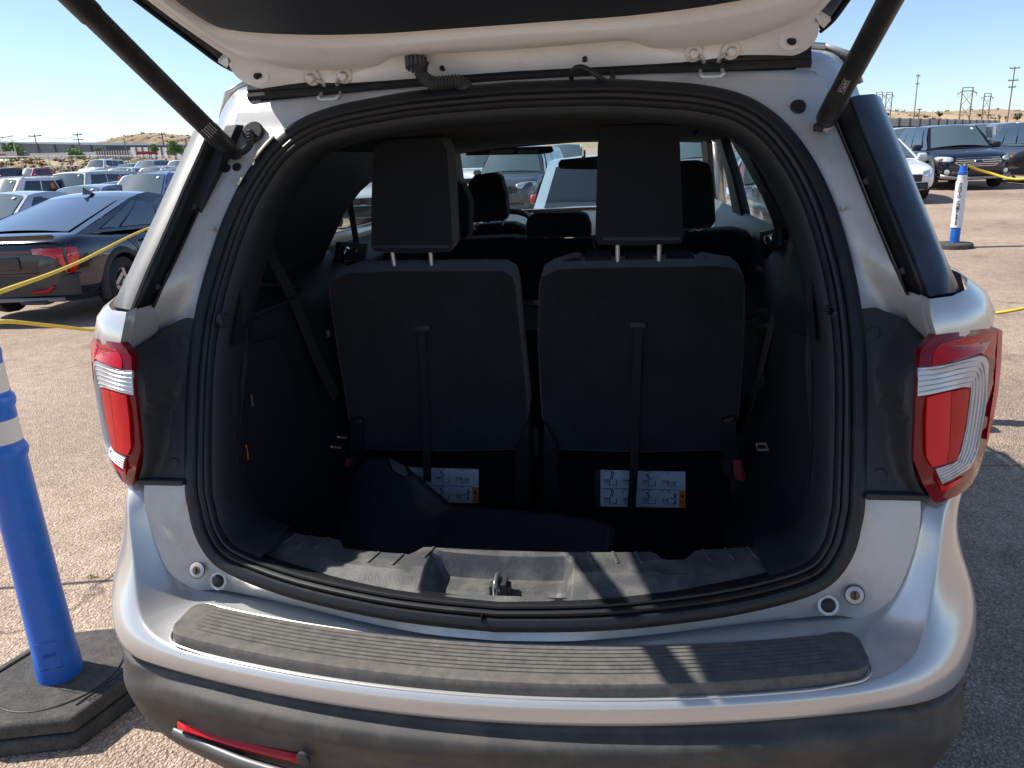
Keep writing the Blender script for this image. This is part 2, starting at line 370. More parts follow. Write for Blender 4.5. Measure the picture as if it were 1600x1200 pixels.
def wall_run(name, a, b, thick, m, label, cat, seams=0):
    """long building or wall between two ground points a,b (z = base) with top heights"""
    (p0, h0), (p1, h1) = a, b
    root = empty(name, (p0+p1)/2); o0 = root.location.copy()
    q = (p1-p0); n = Vector((-q.y, q.x, 0)).normalized()*thick
    V = [p0, p1, p1+n, p0+n]; T = [p0+Vector((0, 0, h0)), p1+Vector((0, 0, h1)), p1+n+Vector((0, 0, h1)), p0+n+Vector((0, 0, h0))]
    MB().add([v-o0 for v in V+T], [[0, 1, 5, 4], [1, 2, 6, 5], [2, 3, 7, 6], [3, 0, 4, 7], [4, 5, 6, 7], [0, 3, 2, 1]]).build('wall', m, root, flat=True)
    tag(root, label, cat); return root
def far_pt(px, row, dep, drop=3.0):
    p = at_depth(px, row, dep); return p
pa, pb = far_pt(-90, 250, 170), far_pt(168, 243, 150)
w = wall_run('warehouse', (pa, 4.0), (pb, 2.0), 40, M_WARE, 'long low grey-blue warehouse behind the left car lot', 'warehouse')
for k in range(9):
    t = .12+.1*k; c = pa.lerp(pb, t)-w.location; h = 4.0+(2.0-4.0)*t
    box('wall_seam', c+Vector((0, 0, h*.5))-AWAY*.06, (.25, .1, h*.98), mat('warehouse_seam', (.05, .058, .075), .6), w, 0)
box('roof_trim', (pa+pb)/2-w.location+Vector((0, 0, 3.0)), (.2, .2, .2), M_WARE, w, 0)
pa, pb = far_pt(48, 249, 125), far_pt(150, 247, 120)
wall_run('boundary_wall', (pa, .95), (pb, .95), .4, M_WALLP, 'pale boundary wall in front of the grey warehouse', 'wall')
# striped fence and pale panel fence below the hill (left)
def panel_fence(name, p0, p1, n, h, mp, mpost, label, pw=.35, gapfrac=.1):
    root = empty(name, (p0+p1)/2); o0 = root.location.copy(); q = p1-p0; u = q.normalized(); ang = math.atan2(u.y, u.x); rot = Matrix.Rotation(ang, 3, 'Z'); seg = q.length/n
    pm = D.meshes.new('panel'); 
    for k in range(n):
        c = p0+q*((k+.5)/n)-o0
        box('panel', c+Vector((0, 0, h/2)), (seg-pw, .12, h), mp, root, 0, rot)
        if k: box('post', p0+q*(k/n)-o0+Vector((0, 0, h*.53)), (pw, .3, h*1.08), mpost, root, 0, rot)
    tag(root, label, 'fence'); return root
panel_fence('panel_fence', far_pt(150, 247.5, 120), far_pt(206, 246, 118), 14, 1.1, M_WALLP, M_BRPOST, 'pale slatted yard fence left of the round hill', .12)
panel_fence('panel_fence', far_pt(206, 246, 118), far_pt(420, 250, 105), 20, 1.55, M_WALLP, M_BRPOST, 'pale panel fence with brown posts below the round hill', .25)
panel_fence('panel_fence', far_pt(1300, 197.5, 88), far_pt(1562, 197, 150), 18, 1.05, mat('grey_panel', (.38, .38, .37), .85, noise=(.8, .15)), M_BRPOST, 'grey panel fence with brown posts crossing the right hillside', .55)
def pole(name, px, top, bot, dep, arms=(), label='', rad=.12, m=M_WOODP, cat='pole', armw=1.1):
    b = far_pt(px, bot, dep); t = far_pt(px, top, dep); h = t.z-b.z; base = b-Vector((0, 0, 1.5))
    root = empty(name, base)
    MB().tube([(0, 0, 0), (0, 0, (h+1.5)*.5), (0, 0, h+1.5)], [rad, rad*.85, rad*.65], 7).build('shaft', m, root)
    for k, (dz, wd) in enumerate(arms):
        a = ACROSS*wd; MB().tube([Vector((0, 0, h+1.5-dz))-a, Vector((0, 0, h+1.5-dz))+a], .09, 5).build('cross_arm', m, root)
        for s in (-.85, .85): MB().lathe([(0, .06), (.22, .05)], Vector((0, 0, h+1.5-dz+.05))+a*s, (0, 0, 1), 6).build('insulator', M_GALV, root)
    tag(root, label, cat, 'utility poles'); return root
pole('utility_pole', 62, 210, 249, 130, [(.3, 1.1)], 'wooden utility pole standing before the grey warehouse middle')
pole('utility_pole', 126, 208, 236, 140, [(.3, .9), (1.2, .9)], 'wooden utility pole with two crossarms by the warehouse end')
pole('utility_pole', 198, 216, 240, 140, [], 'slim bare pole at the left foot of the round hill', .12)
pole('utility_pole', 258, 207, 240, 120, [(.3, .5)], 'wooden pole in front of the round hill crest', .14)
pole('utility_pole', 294, 216, 243, 120, [(.3, .8)], 'wooden pole with one crossarm near the light pillar edge', .14)
pole('utility_pole', 1428, 118, 182, 150, [(.3, .4), (1.8, .35)], 'tall slim pole between the lattice frames on right hill', .12)
pole('utility_pole', 1434, 170, 195, 140, [(.2, .4)], 'short stub pole beside the tall slim pole on hill', .13)
pole('utility_pole', 1574, 107, 190, 120, [(.2, .8), (2.0, .8), (3.0, .6)], 'tallest pole at the far right above the person', .12)
def hframe(px0, px1, top, bot, dep, label, arm):
    b0, b1 = far_pt(px0, bot, dep), far_pt(px1, bot, dep); t0, t1 = far_pt(px0, top, dep), far_pt(px1, top, dep); o0 = (b0+b1)/2
    root = empty('power_pylon', o0); h = (t0.z-b0.z+t1.z-b1.z)/2; a, b = b0-o0, b1-o0; b.z = a.z = 0
    up = Vector((0, 0, 1)); dn = -up*2
    for q in (a, b): MB().tube([q+dn, q+up*h], [.14, .11], 6).build('leg', M_WOODP, root)
    u = (b-a); MB().tube([a-u*arm+up*(h*.82), a+up*(h*.9), b+up*(h*.9), b+u*arm+up*(h*.82)], .09, 5).build('cross_arm', M_WOODP, root)
    MB().tube([a+up*h, b+up*h], .08, 5).build('top_bar', M_WOODP, root)
    for z0, z1 in ((.12, .48), (.48, .84)):
        MB().tube([a+up*h*z0, b+up*h*z1], .05, 5).build('brace', M_WOODP, root); MB().tube([b+up*h*z0, a+up*h*z1], .05, 5).build('brace', M_WOODP, root)
    for t in (-arm*.9, .5, 1+arm*.9): MB().tube([a+u*t+up*h*.83, a+u*t+up*h*.74], .06, 5).build('insulator', M_GALV, root)
    tag(root, label, 'pylon', 'H-frame power pylons'); return root
hframe(1498, 1514, 138, 190, 150, 'largest timber H-frame power pylon on the right hill', .45)
hframe(1533, 1543, 147, 190, 175, 'smaller timber H-frame pylon right of the largest one', .45)
hframe(1366, 1376, 145, 181, 210, 'left leg pair of the far H-frame pylons by pillar', .3)
hframe(1382, 1391, 145, 181, 200, 'right leg pair of the far H-frame pylons by pillar', .3)
def street_light(px, top, bot, dep, side, label):
    b = far_pt(px, bot, dep); h = far_pt(px, top, dep).z-b.z; root = empty('street_light', b-Vector((0, 0, 1)))
    MB().tube([(0, 0, 0), (0, 0, h*.6), (0, 0, h+.6)], [.13, .1, .07], 7).build('shaft', M_GALV, root)
    a = ACROSS*side; MB().tube([Vector((0, 0, h+.6)), a*.6+Vector((0, 0, h+1.0)), a*1.4+Vector((0, 0, h+1.2))], .05, 6).build('arm', M_GALV, root)
    box('lamp_head', a*1.7+Vector((0, 0, h+1.2)), (.7, .3, .16), M_GALV, root, .03); tag(root, label, 'street light', 'lot street lights')
street_light(6, 216, 250, 110, 1, 'leftmost pale street light with curved arm')
street_light(27, 216, 250, 110, -1, 'pale street light beside the green tree, arm to left')
def leaf_cloud(mb, c, rad, n, size, mi=0, squash=.8):
    for k in range(n):
        while True:
            v = Vector((random.uniform(-1, 1), random.uniform(-1, 1), random.uniform(-1, 1)))
            if .25 < v.length < 1: break
        p = Vector(c)+Vector((v.x*rad, v.y*rad, v.z*rad*squash)); a = Vector((random.gauss(0, 1), random.gauss(0, 1), random.gauss(0, 1))).normalized(); b = a.orthogonal().normalized(); s = size*random.uniform(.6, 1.3)
        mb.add([p-a*s, p+b*s*.55, p+a*s, p-b*s*.55], [[0, 1, 2, 3]], mi)
def tree(px, row_c, dep, rpx, label, m=M_LEAF, bush=False):
    c = far_pt(px, row_c, dep); r = rpx*dep/F_PX; base = c-Vector((0, 0, r*1.6+.6)); root = empty('tree' if not bush else 'bush', base)
    hh = c.z-base.z
    tb = MB(); tb.tube([(0, 0, -.6), (.05, 0, hh*.5), (0, .05, hh)], [.16, .11, .05], 7)
    for k in range(5):
        a = k*1.26; tb.tube([(0, 0, hh*.5), (math.cos(a)*r*.35, math.sin(a)*r*.35, hh*.8), (math.cos(a)*r*.6, math.sin(a)*r*.6, hh)], [.07, .05, .02], 5)
    tb.build('trunk', M_WOODP, root)
    mb = MB()
    for k in range(11):
        a = k*2.4; rr = r*random.uniform(.1, .75); leaf_cloud(mb, (math.cos(a)*rr, math.sin(a)*rr, hh+random.uniform(-.45, .5)*r), r*random.uniform(.38, .6), 130, r*.12)
    mb.build('crown', m, root, flat=True); tag(root, label, 'tree' if not bush else 'bush')
tree(17, 238, 120, 17, 'broad green tree behind the left sign boards')
tree(120, 243, 115, 14, 'rounded green tree in front of the boundary wall')
tree(152, 235, 122, 6, 'small tree over the slatted yard fence')
tree(241, 231, 104, 8, 'small green tree left of the flagpole below hill')
tree(272, 232, 102, 13, 'bright green tree beside the light pillar edge')
for i, (px, rw, rp) in enumerate([(1387, 178.5, 3), (1562, 183, 2.6), (1572, 183, 2.6), (1590, 181.5, 6), (1489, 190, 3.2), (1379, 180, 4)]):
    tree(px, rw, 190, rp, ['tiny shrub on the right hill by far pylons', 'left one of two small shrubs on the right hill', 'right one of two small shrubs on the right hill', 'wide dark shrub at the right hill edge', 'low shrub at the foot of the largest pylon', 'wide dark shrub at the pillar edge on the hill'][i], M_LEAF2, True)
# sign boards and rails at the far left
root = empty('sign_board', far_pt(10, 249, 105)); box('board', (0, 0, .6), (3.6, .12, .85), mat('board_white', (.6, .57, .53), .7, noise=(2, .15)), root, .01)
for s in (-1, 1): box('post', (s*1.5, .1, -.2), (.1, .1, 1.4), M_GALV, root, 0)
box('red_lettering', (-.6, -.075, .65), (1.5, .03, .2), mat('sign_red', (.45, .05, .04), .6), root, 0); tag(root, 'white sign board with red stripe at far left', 'sign')
def rail(p0, p1, label, n=7, h=.55):
    root = empty('pipe_fence', p0); q = p1-p0
    MB().tube([Vector((0, 0, h)), q+Vector((0, 0, h))], .035, 6).build('rail', M_GALV, root)
    for k in range(n+1):
        c = q*(k/n); MB().tube([c+Vector((0, 0, -.6)), c+Vector((0, 0, h+.1))], .045, 5).build('post', M_GALV, root)
    tag(root, label, 'fence')
rail(far_pt(-10, 254, 78), far_pt(142, 252, 78), 'pipe rail along the top of the straw embankment')
rail(far_pt(70, 270, 70), far_pt(126, 268, 70), 'lower pipe rail behind the red hatchback', 4)
rail(far_pt(142, 252, 78), far_pt(420, 254, 74), 'dark pipe rail behind the far row of cars', 12)
root = empty('canopy', far_pt(226, 245, 95)); MB().prism([(-1.1, 0, .35), (1.1, 0, .25), (.9, 0, .62), (-.8, 0, .7)], (0, 1.4, 0)).build('roof', mat('canopy_red', (.28, .03, .04), .6), root)
for s in (-1, 1): MB().tube([(s*.8, .3, -1), (s*.8, .3, .4)], .05, 6).build('post', M_WOODP, root)
tag(root, 'small red shade canopy below the round hill', 'canopy')

def cable(p0, p1, sag, label):
    pts = [p0.lerp(p1, t)-Vector((0, 0, 4*sag*t*(1-t))) for t in [k/12 for k in range(13)]]
    o = MB().tube(pts, .035, 4).build('power_line', M_WOODP, None); tag(o, label, 'cable', 'power lines')
cable(far_pt(-60, 213, 130), far_pt(62, 210.6, 130), 1.0, 'thin power line left of the warehouse middle pole')
cable(far_pt(62, 210.6, 130), far_pt(126, 208.6, 140), .8, 'thin power line between the two warehouse poles')
cable(far_pt(126, 208.6, 140), far_pt(258, 207.6, 120), 1.2, 'thin power line from warehouse end pole towards the hill')

# sage scrub dotted over the dry slopes, and loose stones lying on the lot
def scatter(src, n, size, name, m, label):
    b = MB(); polys = [p for o in src for p in [(o, q) for q in o.data.polygons if q.normal.z > .2]]
    for k in range(n):
        o, q = random.choice(polys); vs = [o.data.vertices[i].co for i in q.vertices]; u, v = random.random(), random.random()
        c = vs[0].lerp(vs[1], u).lerp(vs[3].lerp(vs[2], u), v); s_ = size*random.uniform(.5, 1.5)
        for j in range(7):
            d = Vector((random.gauss(0, 1), random.gauss(0, 1), abs(random.gauss(0, .7)))).normalized()*s_; e = Vector((-d.y, d.x, random.uniform(-.3, .3)*s_))*.5
            b.add([c-e, c+d*.6-e*.2, c+d, c+e], [[0, 1, 2, 3]])
    o = b.build(name, m, None, flat=True); tag(o, label, 'shrubs', kind='stuff')
hl = [o for o in COL.objects if o.name.startswith('hill')]
scatter(hl, 1100, 1.0, 'scrub', M_LEAF2, 'low grey-green scrub dotted over the dry hills')
scatter([o for o in COL.objects if o.name.startswith(('embankment', 'dry_field'))], 700, .55, 'dry_grass', mat('straw', (.42, .33, .18), .9, noise=(2, .4)), 'straw-coloured dry grass tufts on the banks')
gb = MB()
def stone(c, r):
    P8 = [Vector((a*random.uniform(.6, 1), b_*random.uniform(.6, 1), e*random.uniform(.35, .7)))*r for a, b_, e in ((1, 0, 0), (-1, 0, 0), (0, 1, 0), (0, -1, 0), (.3, .2, 1), (.2, -.1, -1))]
    gb.add([c+q for q in P8], [[0, 2, 4], [2, 1, 4], [1, 3, 4], [3, 0, 4], [2, 0, 5], [1, 2, 5], [3, 1, 5], [0, 3, 5]])
for k in range(2600):
    if k % 3: x, y = random.uniform(-3.4, -.9), random.uniform(-.5, 3.2)
    else: x, y = random.uniform(1.0, 3.6), random.uniform(-.4, 5)
    if x < 0: y = y*random.random()**.5
    stone(Vector((x, y, ground_z(x, y)+.001)), random.choice((.003, .004, .004, .005, .007)))
o = gb.build('loose_gravel', mat('chip_stone', (.46, .35, .27), .85, noise=(45, .45)), None, flat=True); tag(o, 'loose stone chips lying on the tan asphalt', 'gravel', kind='stuff')

# ================================================================== THE OPEN SUV
SUV = empty('suv', (0, 1.0, 0)); OFF = Vector((0, -1.0, 0))
tag(SUV, 'silver SUV with its liftgate open, black third-row seats inside', 'suv')
def sv(o): o.matrix_parent_inverse = Matrix.Translation(OFF); return o      # parts are drawn in lot coordinates
class SMB(MB):
    def build(s, name, m, parent=None, **k):
        o = MB.build(s, name, m, parent or SUV, **k)
        if parent is None: sv(o)
        return o
def P(name, *a, **k): return sv(box(name, *a, parent=SUV, **k))

I_HALF = [(0, -.073, .722), (.13, -.068, .726), (.25, -.058, .733), (.41, -.032, .747), (.535, -.002, .766), (.605, .02, .79), (.643, .037, .84), (.658, .052, .90), (.662, .062, .945), (.670, .117, 1.078), (.673, .168, 1.187), (.668, .222, 1.287), (.653, .275, 1.378), (.630, .322, 1.463), (.594, .364, 1.542), (.543, .397, 1.61), (.478, .417, 1.656), (.395, .420, 1.681), (.30, .420, 1.694), (.19, .419, 1.704), (0, .418, 1.709)]
O_HALF = [(0, -.083, .7065), (.14, -.074, .7075), (.279, -.040, .7045), (.445, .008, .702), (.552, .036, .702), (.628, .050, .703), (.675, .032, .714), (.722, .026, .765), (.755, .045, .862), (.758, .06, .95), (.765, .17, 1.08), (.79, .215, 1.19), (.738, .165, 1.295), (.703, .25, 1.415), (.682, .31, 1.495), (.662, .37, 1.57), (.645, .42, 1.635), (.622, .45, 1.70), (.50, .455, 1.712), (.2, .45, 1.72), (0, .449, 1.722)]
IH = spline(I_HALF, 4); OH = spline(O_HALF, 4)
def mirror(p): return Vector((-p.x, p.y, p.z))
LOOP_I = IH + [mirror(p) for p in IH[-2:0:-1]]
LOOP_O = OH + [mirror(p) for p in OH[-2:0:-1]]
NL = len(LOOP_I)
FR = []
for i, p in enumerate(LOOP_I):
    t = (LOOP_I[(i+1) % NL]-LOOP_I[i-1]).normalized()
    ny = Vector((0, -1, .55 if p.z > 1.0 else .35)).normalized()
    n = t.cross(ny).normalized(); c = Vector((0, p.y, 1.2))-p; c.y = 0
    if n.dot(c) < 0: n = -n
    b = n.cross(t).normalized()
    if b.y > 0: b = -b
    FR.append((t, n, b))
def ring(o, b): return [p+FR[i][1]*o+FR[i][2]*b for i, p in enumerate(LOOP_I)]
# jamb (painted body flange round the opening) with a turned-in edge
def sweep(prof, name, m, loop=None, sub=0):
    secs = [[(LOOP_I[i])+FR[i][1]*o+FR[i][2]*b for o, b in prof] for i in range(NL)]
    return SMB().loft(secs, False, wrap=True).build(name, m, subd=sub)
jb = SMB()
secs = []
for i in range(NL):
    a, c = LOOP_O[i], LOOP_I[i]; q = []
    for t in (0, .25, .5, .75, 1): q.append(a.lerp(c, t))
    q.append(c+FR[i][1]*.03-FR[i][2]*.002); q.append(c+FR[i][1]*.04-FR[i][2]*.06); secs.append([a+Vector((0, .03, 0))]+q)
jb.loft(secs, False, wrap=True); jb.build('door_jamb', M_JAMB, smoothang=60)
sweep([(-.001, -.006), (-.001, .011), (.004, .014), (.012, .016), (.021, .014), (.026, .006), (.0285, .011), (.033, .0125), (.037, .009), (.0395, .003), (.042, .0085), (.046, .009), (.050, .004), (.052, -.03)], 'weatherstrip', M_RUB)
secs = []
for i in range(NL):
    p = LOOP_I[i]; n_ = FR[i][1]; b_ = FR[i][2]
    lift = Vector((0, 0, 1)) if p.z > 1.5 else Vector((0, 0, 0))
    dp = [p+n_*.048-b_*.004, p+n_*.053-b_*.001, p+n_*.059-b_*.008, p+n_*.066-b_*.026]
    wide = .008 if abs(p.x) > .5 else .004
    q = dp[-1]+n_*wide+Vector((0, .035, 0)); dp.append(q); dp.append(q+Vector((0, .06, 0))-n_*.004); dp.append(q+Vector((0, .10, 0))-n_*.03); secs.append(dp)
sel = [i for i in range(NL) if LOOP_I[i].z > .757]
i0 = next(i for i in range(NL) if LOOP_I[i].z > .757)
order = [i for i in range(NL) if LOOP_I[i].z > .757]
SMB().loft([secs[i] for i in order]).build('aperture_trim', M_RING, smoothang=60)
# cream tape tags on the left of the weatherstrip
def seal_pt(px, py):
    best = min(range(NL), key=lambda i: (LOOP_I[i]-(CAM+ray(px, py)*((LOOP_I[i]-CAM).dot(_f)))).length); return best
k0, k1 = seal_pt(402, 247), seal_pt(432, 216)
lo, hi = min(k0, k1), max(k0, k1)
SMB().loft([[LOOP_I[i]+FR[i][1]*o+FR[i][2]*b for o, b in ((-.004, .002), (-.003, .016), (.004, .0225), (.008, .023))] for i in range(lo, hi+1)]).build('tape_tag', M_CREAM, solid=.002)
k0 = seal_pt(376, 275)
SMB().loft([[LOOP_I[i]+FR[i][1]*o+FR[i][2]*b for o, b in ((-.004, .002), (-.003, .016), (.004, .0225), (.008, .023))] for i in range(k0, k0+2)]).build('tape_tag', M_CREAM, solid=.002)

# ------------------------------------------------------------------ D-pillars, quarter panels, roof
LV = [(1.300, (.735, .157), (.752, .116), (.822, .160)), (1.36, (.716, .203), (.738, .157), (.806, .209)), (1.45, (.692, .274), (.713, .221), (.787, .284)), (1.53, (.672, .337), (.693, .278), (.771, .352)), (1.60, (.653, .393), (.673, .327), (.755, .409)), (1.645, (.642, .43), (.664, .362), (.745, .446))]
for s in (-1, 1):
    X = lambda x, y, z: Vector((s*x, y, z))
    # recessed black channel
    secs = []
    for z, i_, m_, o_ in LV:
        a, c = X(*i_, z), X(*m_, z); d = Vector((0, .03, -.01))
        secs.append([a+Vector((s*-.004, -.004, 0)), a.lerp(c, .15)+d*.6, a.lerp(c, .5)+d*.75, a.lerp(c, .85)+d*.4, c+Vector((s*-.001, .004, 0))])
    SMB().loft(secs).build('pillar_channel', M_RUB, solid=.004)
    for z0, z1 in ((1.335, 1.35), (1.49, 1.5)):
        q = X(interp(z0, [1.30, 1.45, 1.6], [.735, .694, .656]), interp(z0, [1.3, 1.45, 1.6], [.16, .27, .385]), z0)
        sv(disc('channel_screw', q+Vector((s*.008, .0, 0)), Vector((-s*.5, -.8, .3)), .007, .006, M_BLKPL, SUV, 12))
    # outer pillar applique: sun glare painted into the dusty left, right plain dark
    secs = []
    for z, i_, m_, o_ in LV:
        a, c = X(*m_, z), X(*o_, z); n = Vector((s*.55, -.75, .35)).normalized()
        fwd = c+Vector((s*.018, .10, 0)); far = c+Vector((s*.03, .34, .02))
        secs.append([a+Vector((-s*.006, .03, 0)), a+n*.004, a.lerp(c, .12)+n*.012, a.lerp(c, .5)+n*.019, a.lerp(c, .88)+n*.009, c, fwd, far])
    secs.insert(0, [q+Vector((0, .012, -.012)) for q in secs[0]])
    SMB().loft(secs).build('pillar_applique', M_APPL_SUN if s < 0 else M_APPL, smoothang=70)
    # shoulder cap under the applique
    sh = [[X(.738, .112, 1.306), X(.745, .088, 1.302), X(.785, .100, 1.304), X(.828, .150, 1.306), X(.862, .23, 1.312), X(.885, .42, 1.32)],
          [X(.735, .092, 1.280), X(.742, .068, 1.278), X(.790, .084, 1.281), X(.848, .135, 1.284), X(.893, .22, 1.29), X(.92, .42, 1.30)],
          [X(.748, .088, 1.238), X(.756, .062, 1.236), X(.806, .082, 1.240), X(.866, .138, 1.244), X(.916, .225, 1.25), X(.945, .42, 1.26)],
          [X(.756, .100, 1.216), X(.764, .074, 1.212), X(.812, .094, 1.214), X(.872, .150, 1.216), X(.922, .24, 1.218), X(.952, .42, 1.22)]]
    SMB().loft(sh).build('shoulder_cap', M_SILVER, smoothang=50)
    SMB().loft([[X(.738, .165, 1.302), X(.742, .178, 1.27), X(.758, .195, 1.23), X(.780, .20, 1.20)], [X(.740, .130, 1.302), X(.742, .125, 1.272), X(.757, .13, 1.232), X(.770, .14, 1.205)], [X(.743, .098, 1.302), X(.739, .076, 1.277), X(.752, .072, 1.236), X(.760, .086, 1.214)]]).build('jamb_gusset', M_JAMB, smoothang=60)
    # flank from the light forward, wheel arch cut out
    def flank(y, z): return interp(y, [.2, .4, .7, 1.2, 3.6, 4.3, 4.75, 4.95], [.925, .948, .966, .985, .985, .95, .86, .70])*interp(z, [.30, .5, .75, .95, 1.1, 1.22, 1.31], [.965, .99, 1.0, .995, .985, .97, .935])
    fm = SMB(); ysn = [.22, .3, .42, .55, .68, .8, .92, 1.04, 1.16, 1.28, 1.4, 1.52, 1.7, 2.3, 2.9, 3.3, 3.45, 3.55, 3.67, 3.8, 3.92, 4.04, 4.16, 4.28, 4.4, 4.5, 4.75, 4.95]
    zs = [.34, .42, .5, .58, .66, .74, .82, .9, 1.0, 1.1, 1.22, 1.31]
    V = []; Fc = []; 
    for y in ysn:
        for z in zs:
            zz = z
            if y > 3.4: zz = min(z, 1.31-.24*smooth(3.4, 4.9, y))
            V.append(X(flank(y, zz), y, zz))
    n = len(zs)
    for i in range(len(ysn)-1):
        for k in range(n-1):
            yc, zc = (ysn[i]+ysn[i+1])/2, (zs[k]+zs[k+1])/2
            if math.hypot(yc-1.1, zc-.38) < .44 or math.hypot(yc-3.96, zc-.38) < .44: continue
            if yc < .42 and zc < .98: continue
            if yc < .30 and zc > .93: continue
            Fc.append([i*n+k, i*n+k+1, (i+1)*n+k+1, (i+1)*n+k])
    fm.add(V, Fc); fm.build('quarter_panel', M_SILVER, smoothang=50, solid=.004)
    for yc in (1.1, 3.96):
        arch = SMB(); sec = []
        for k in range(17):
            a = math.pi*k/16; c = Vector((s*.985, yc+math.cos(a)*.435, .38+math.sin(a)*.435)); e = Vector((0, math.cos(a), math.sin(a)))
            sec.append([c-e*.05, c-e*.05+Vector((s*.015, 0, 0)), c+e*.015+Vector((s*.015, 0, 0)), c+e*.03])
        arch.loft(sec).build('arch_trim', M_LOWER)
        SMB().lathe([(0, .42), (.32, .42)], X(.64, yc, .38) if s > 0 else X(.96, yc, .38), (1, 0, 0), 20, caps=False).build('wheel_well', M_BLKPL)
        t = SMB().lathe([(-.11, .25), (-.115, .31), (-.09, .365), (0, .378), (.09, .365), (.115, .31), (.11, .25)], X(.845, yc, .378), (s, 0, 0), 32, caps=False).build('tyre', mat('tyre', (.02, .02, .02), .8, bump=(60, .4)))
        rm = SMB(); rm.lathe([(-.05, .252), (.10, .252), (.105, .235), (.06, .22)], X(.845, yc, .378), (s, 0, 0), 28, caps=False)
        for k in range(5):
            a = k*2*math.pi/5; e = Vector((0, math.cos(a), math.sin(a))); rm.box(X(.925, yc, .378)+e*.12, (.03, .07, .24), Matrix.Rotation(-a+math.pi/2, 3, 'X'))
        rm.lathe([(.05, .07), (.1, .06), (.105, .0)], X(.845, yc, .378), (s, 0, 0), 14); rm.build('rim', mat('alloy', (.45, .45, .46), .35, .9))
    # roof rail side and upper body side (pillars outside)
    def greenside(z): return interp(z, [1.31, 1.70, 1.75], [.895, .735, .68])
    for nm, ya, yb in (('b_pillar_panel', 2.14, 2.36),):
        SMB().loft([[X(greenside(z)+.004, ya+.1*(z-1.3), z) for z in (1.31, 1.5, 1.7)], [X(greenside(z)+.004, yb+.05*(z-1.3), z) for z in (1.31, 1.5, 1.7)]]).build(nm, M_GLOSSBLK, solid=.01)
    SMB().loft([[X(greenside(1.70)+.005, y, 1.685), X(.715, y, 1.745), X(.66, y, 1.765)] for y in (.56, .7, 1.5, 2.4, 2.85)]).build('roof_rail', M_SILVER, solid=.008)
    SMB().loft([[X(.735, 2.80, 1.69), X(.66, 2.86, 1.755)], [X(.80, 3.25, 1.50), X(.73, 3.3, 1.54)], [X(.885, 3.72, 1.24), X(.82, 3.78, 1.27)]]).build('front_pillar', M_SILVER, solid=.02)
    # side glass
    SMB().loft([[X(greenside(z)-.004, y0, z) for z in (1.31, 1.5, 1.69)] for y0 in (.66, 1.35)]).build('quarter_window', G_PRIV if s < 0 else G_SIDE)
    SMB().loft([[X(greenside(z)-.004, y0, z) for z in (1.31, 1.5, 1.69)] for y0 in (1.36, 2.13)]).build('rear_door_window', G_SIDE)
    SMB().loft([[X(greenside(z)-.004, 2.37 if k == 0 else interp(z, [1.31, 1.69], [3.6, 2.85]), z) for z in (1.31, 1.5, 1.69)] for k in (0, 1)]).build('front_door_window', G_SIDE)
    # outside mirror
    SMB().box(X(1.06, 3.15, 1.30), (.22, .12, .16)).build('door_mirror', M_SILVER, bevel=.03, segs=3)
rf = SMB(); rf.loft([[Vector((x, y, interp(abs(x), [0, .5, .66], [1.80, 1.785, 1.763])-(.05 if y < .5 else 0)*(1 if y < .48 else .4)-(.02 if y > 2.7 else 0))) for x in (-.66, -.5, -.3, 0, .3, .5, .66)] for y in (.56, .62, .9, 1.5, 2.2, 2.86)]); rf.build('roof', M_SILVER, smoothang=60, solid=.012)
SMB().loft([[Vector((x, 3.78-abs(x)*.12, 1.245)) for x in (-.8, -.4, 0, .4, .8)], [Vector((x, 4.4-abs(x)*.15, 1.19)) for x in (-.82, -.4, 0, .4, .82)], [Vector((x, 4.85-abs(x)*.25, 1.06)) for x in (-.78, -.4, 0, .4, .78)], [Vector((x, 4.97-abs(x)*.3, .8)) for x in (-.72, -.4, 0, .4, .72)], [Vector((x, 4.95-abs(x)*.3, .35)) for x in (-.72, -.4, 0, .4, .72)]]).build('bonnet', M_SILVER, smoothang=50, solid=.006)
ws = SMB(); ws.loft([[Vector((x, 2.86-.05*(x/.7)**2, 1.715-.02*(x/.7)**2)) for x in (-.66, -.33, 0, .33, .66)], [Vector((x, 3.36-.08*(x/.7)**2, 1.48)) for x in (-.74, -.37, 0, .37, .74)], [Vector((x, 3.84-.12*(x/.7)**2, 1.235)) for x in (-.82, -.41, 0, .41, .82)]]); ws.build('windscreen', G_SCREEN, smoothang=80)
SMB().box((0, 2.5, .36), (1.7, 4.6, .1)).build('underbody', M_BLKPL)

for s in (-1, 1):
    X = lambda x, y, z: Vector((s*x, y, z))
    cin = spline([X(.655, .40, 1.605), X(.645, .42, 1.635), X(.632, .445, 1.675), X(.618, .453, 1.703), X(.58, .456, 1.710)], 4)
    cmd = spline([X(.682, .405, 1.612), X(.672, .438, 1.650), X(.655, .462, 1.695), X(.634, .472, 1.728), X(.59, .474, 1.738)], 4)
    cou = spline([X(.722, .46, 1.618), X(.716, .49, 1.662), X(.698, .51, 1.708), X(.668, .53, 1.745), X(.61, .53, 1.757)], 4)
    cfa = [p+Vector((s*.004, .09, .006)) for p in cou]
    SMB().loft([cin, cmd, cou, cfa]).build('roof_corner', M_SILVER, smoothang=70)
# black roof gutter behind the hinges
for zz, yy, r in ((1.727, .462, .010), (1.742, .468, .010), (1.757, .474, .010)):
    SMB().tube([Vector((x, yy+.012*(x/.6)**2*0, zz-.006*(x/.6)**2)) for x in (-.61, -.4, -.2, 0, .2, .4, .61)], r, 8).build('gutter_rib', M_RUB)
SMB().box((0, .485, 1.745), (1.22, .03, .06)).build('gutter_back', M_RUB)

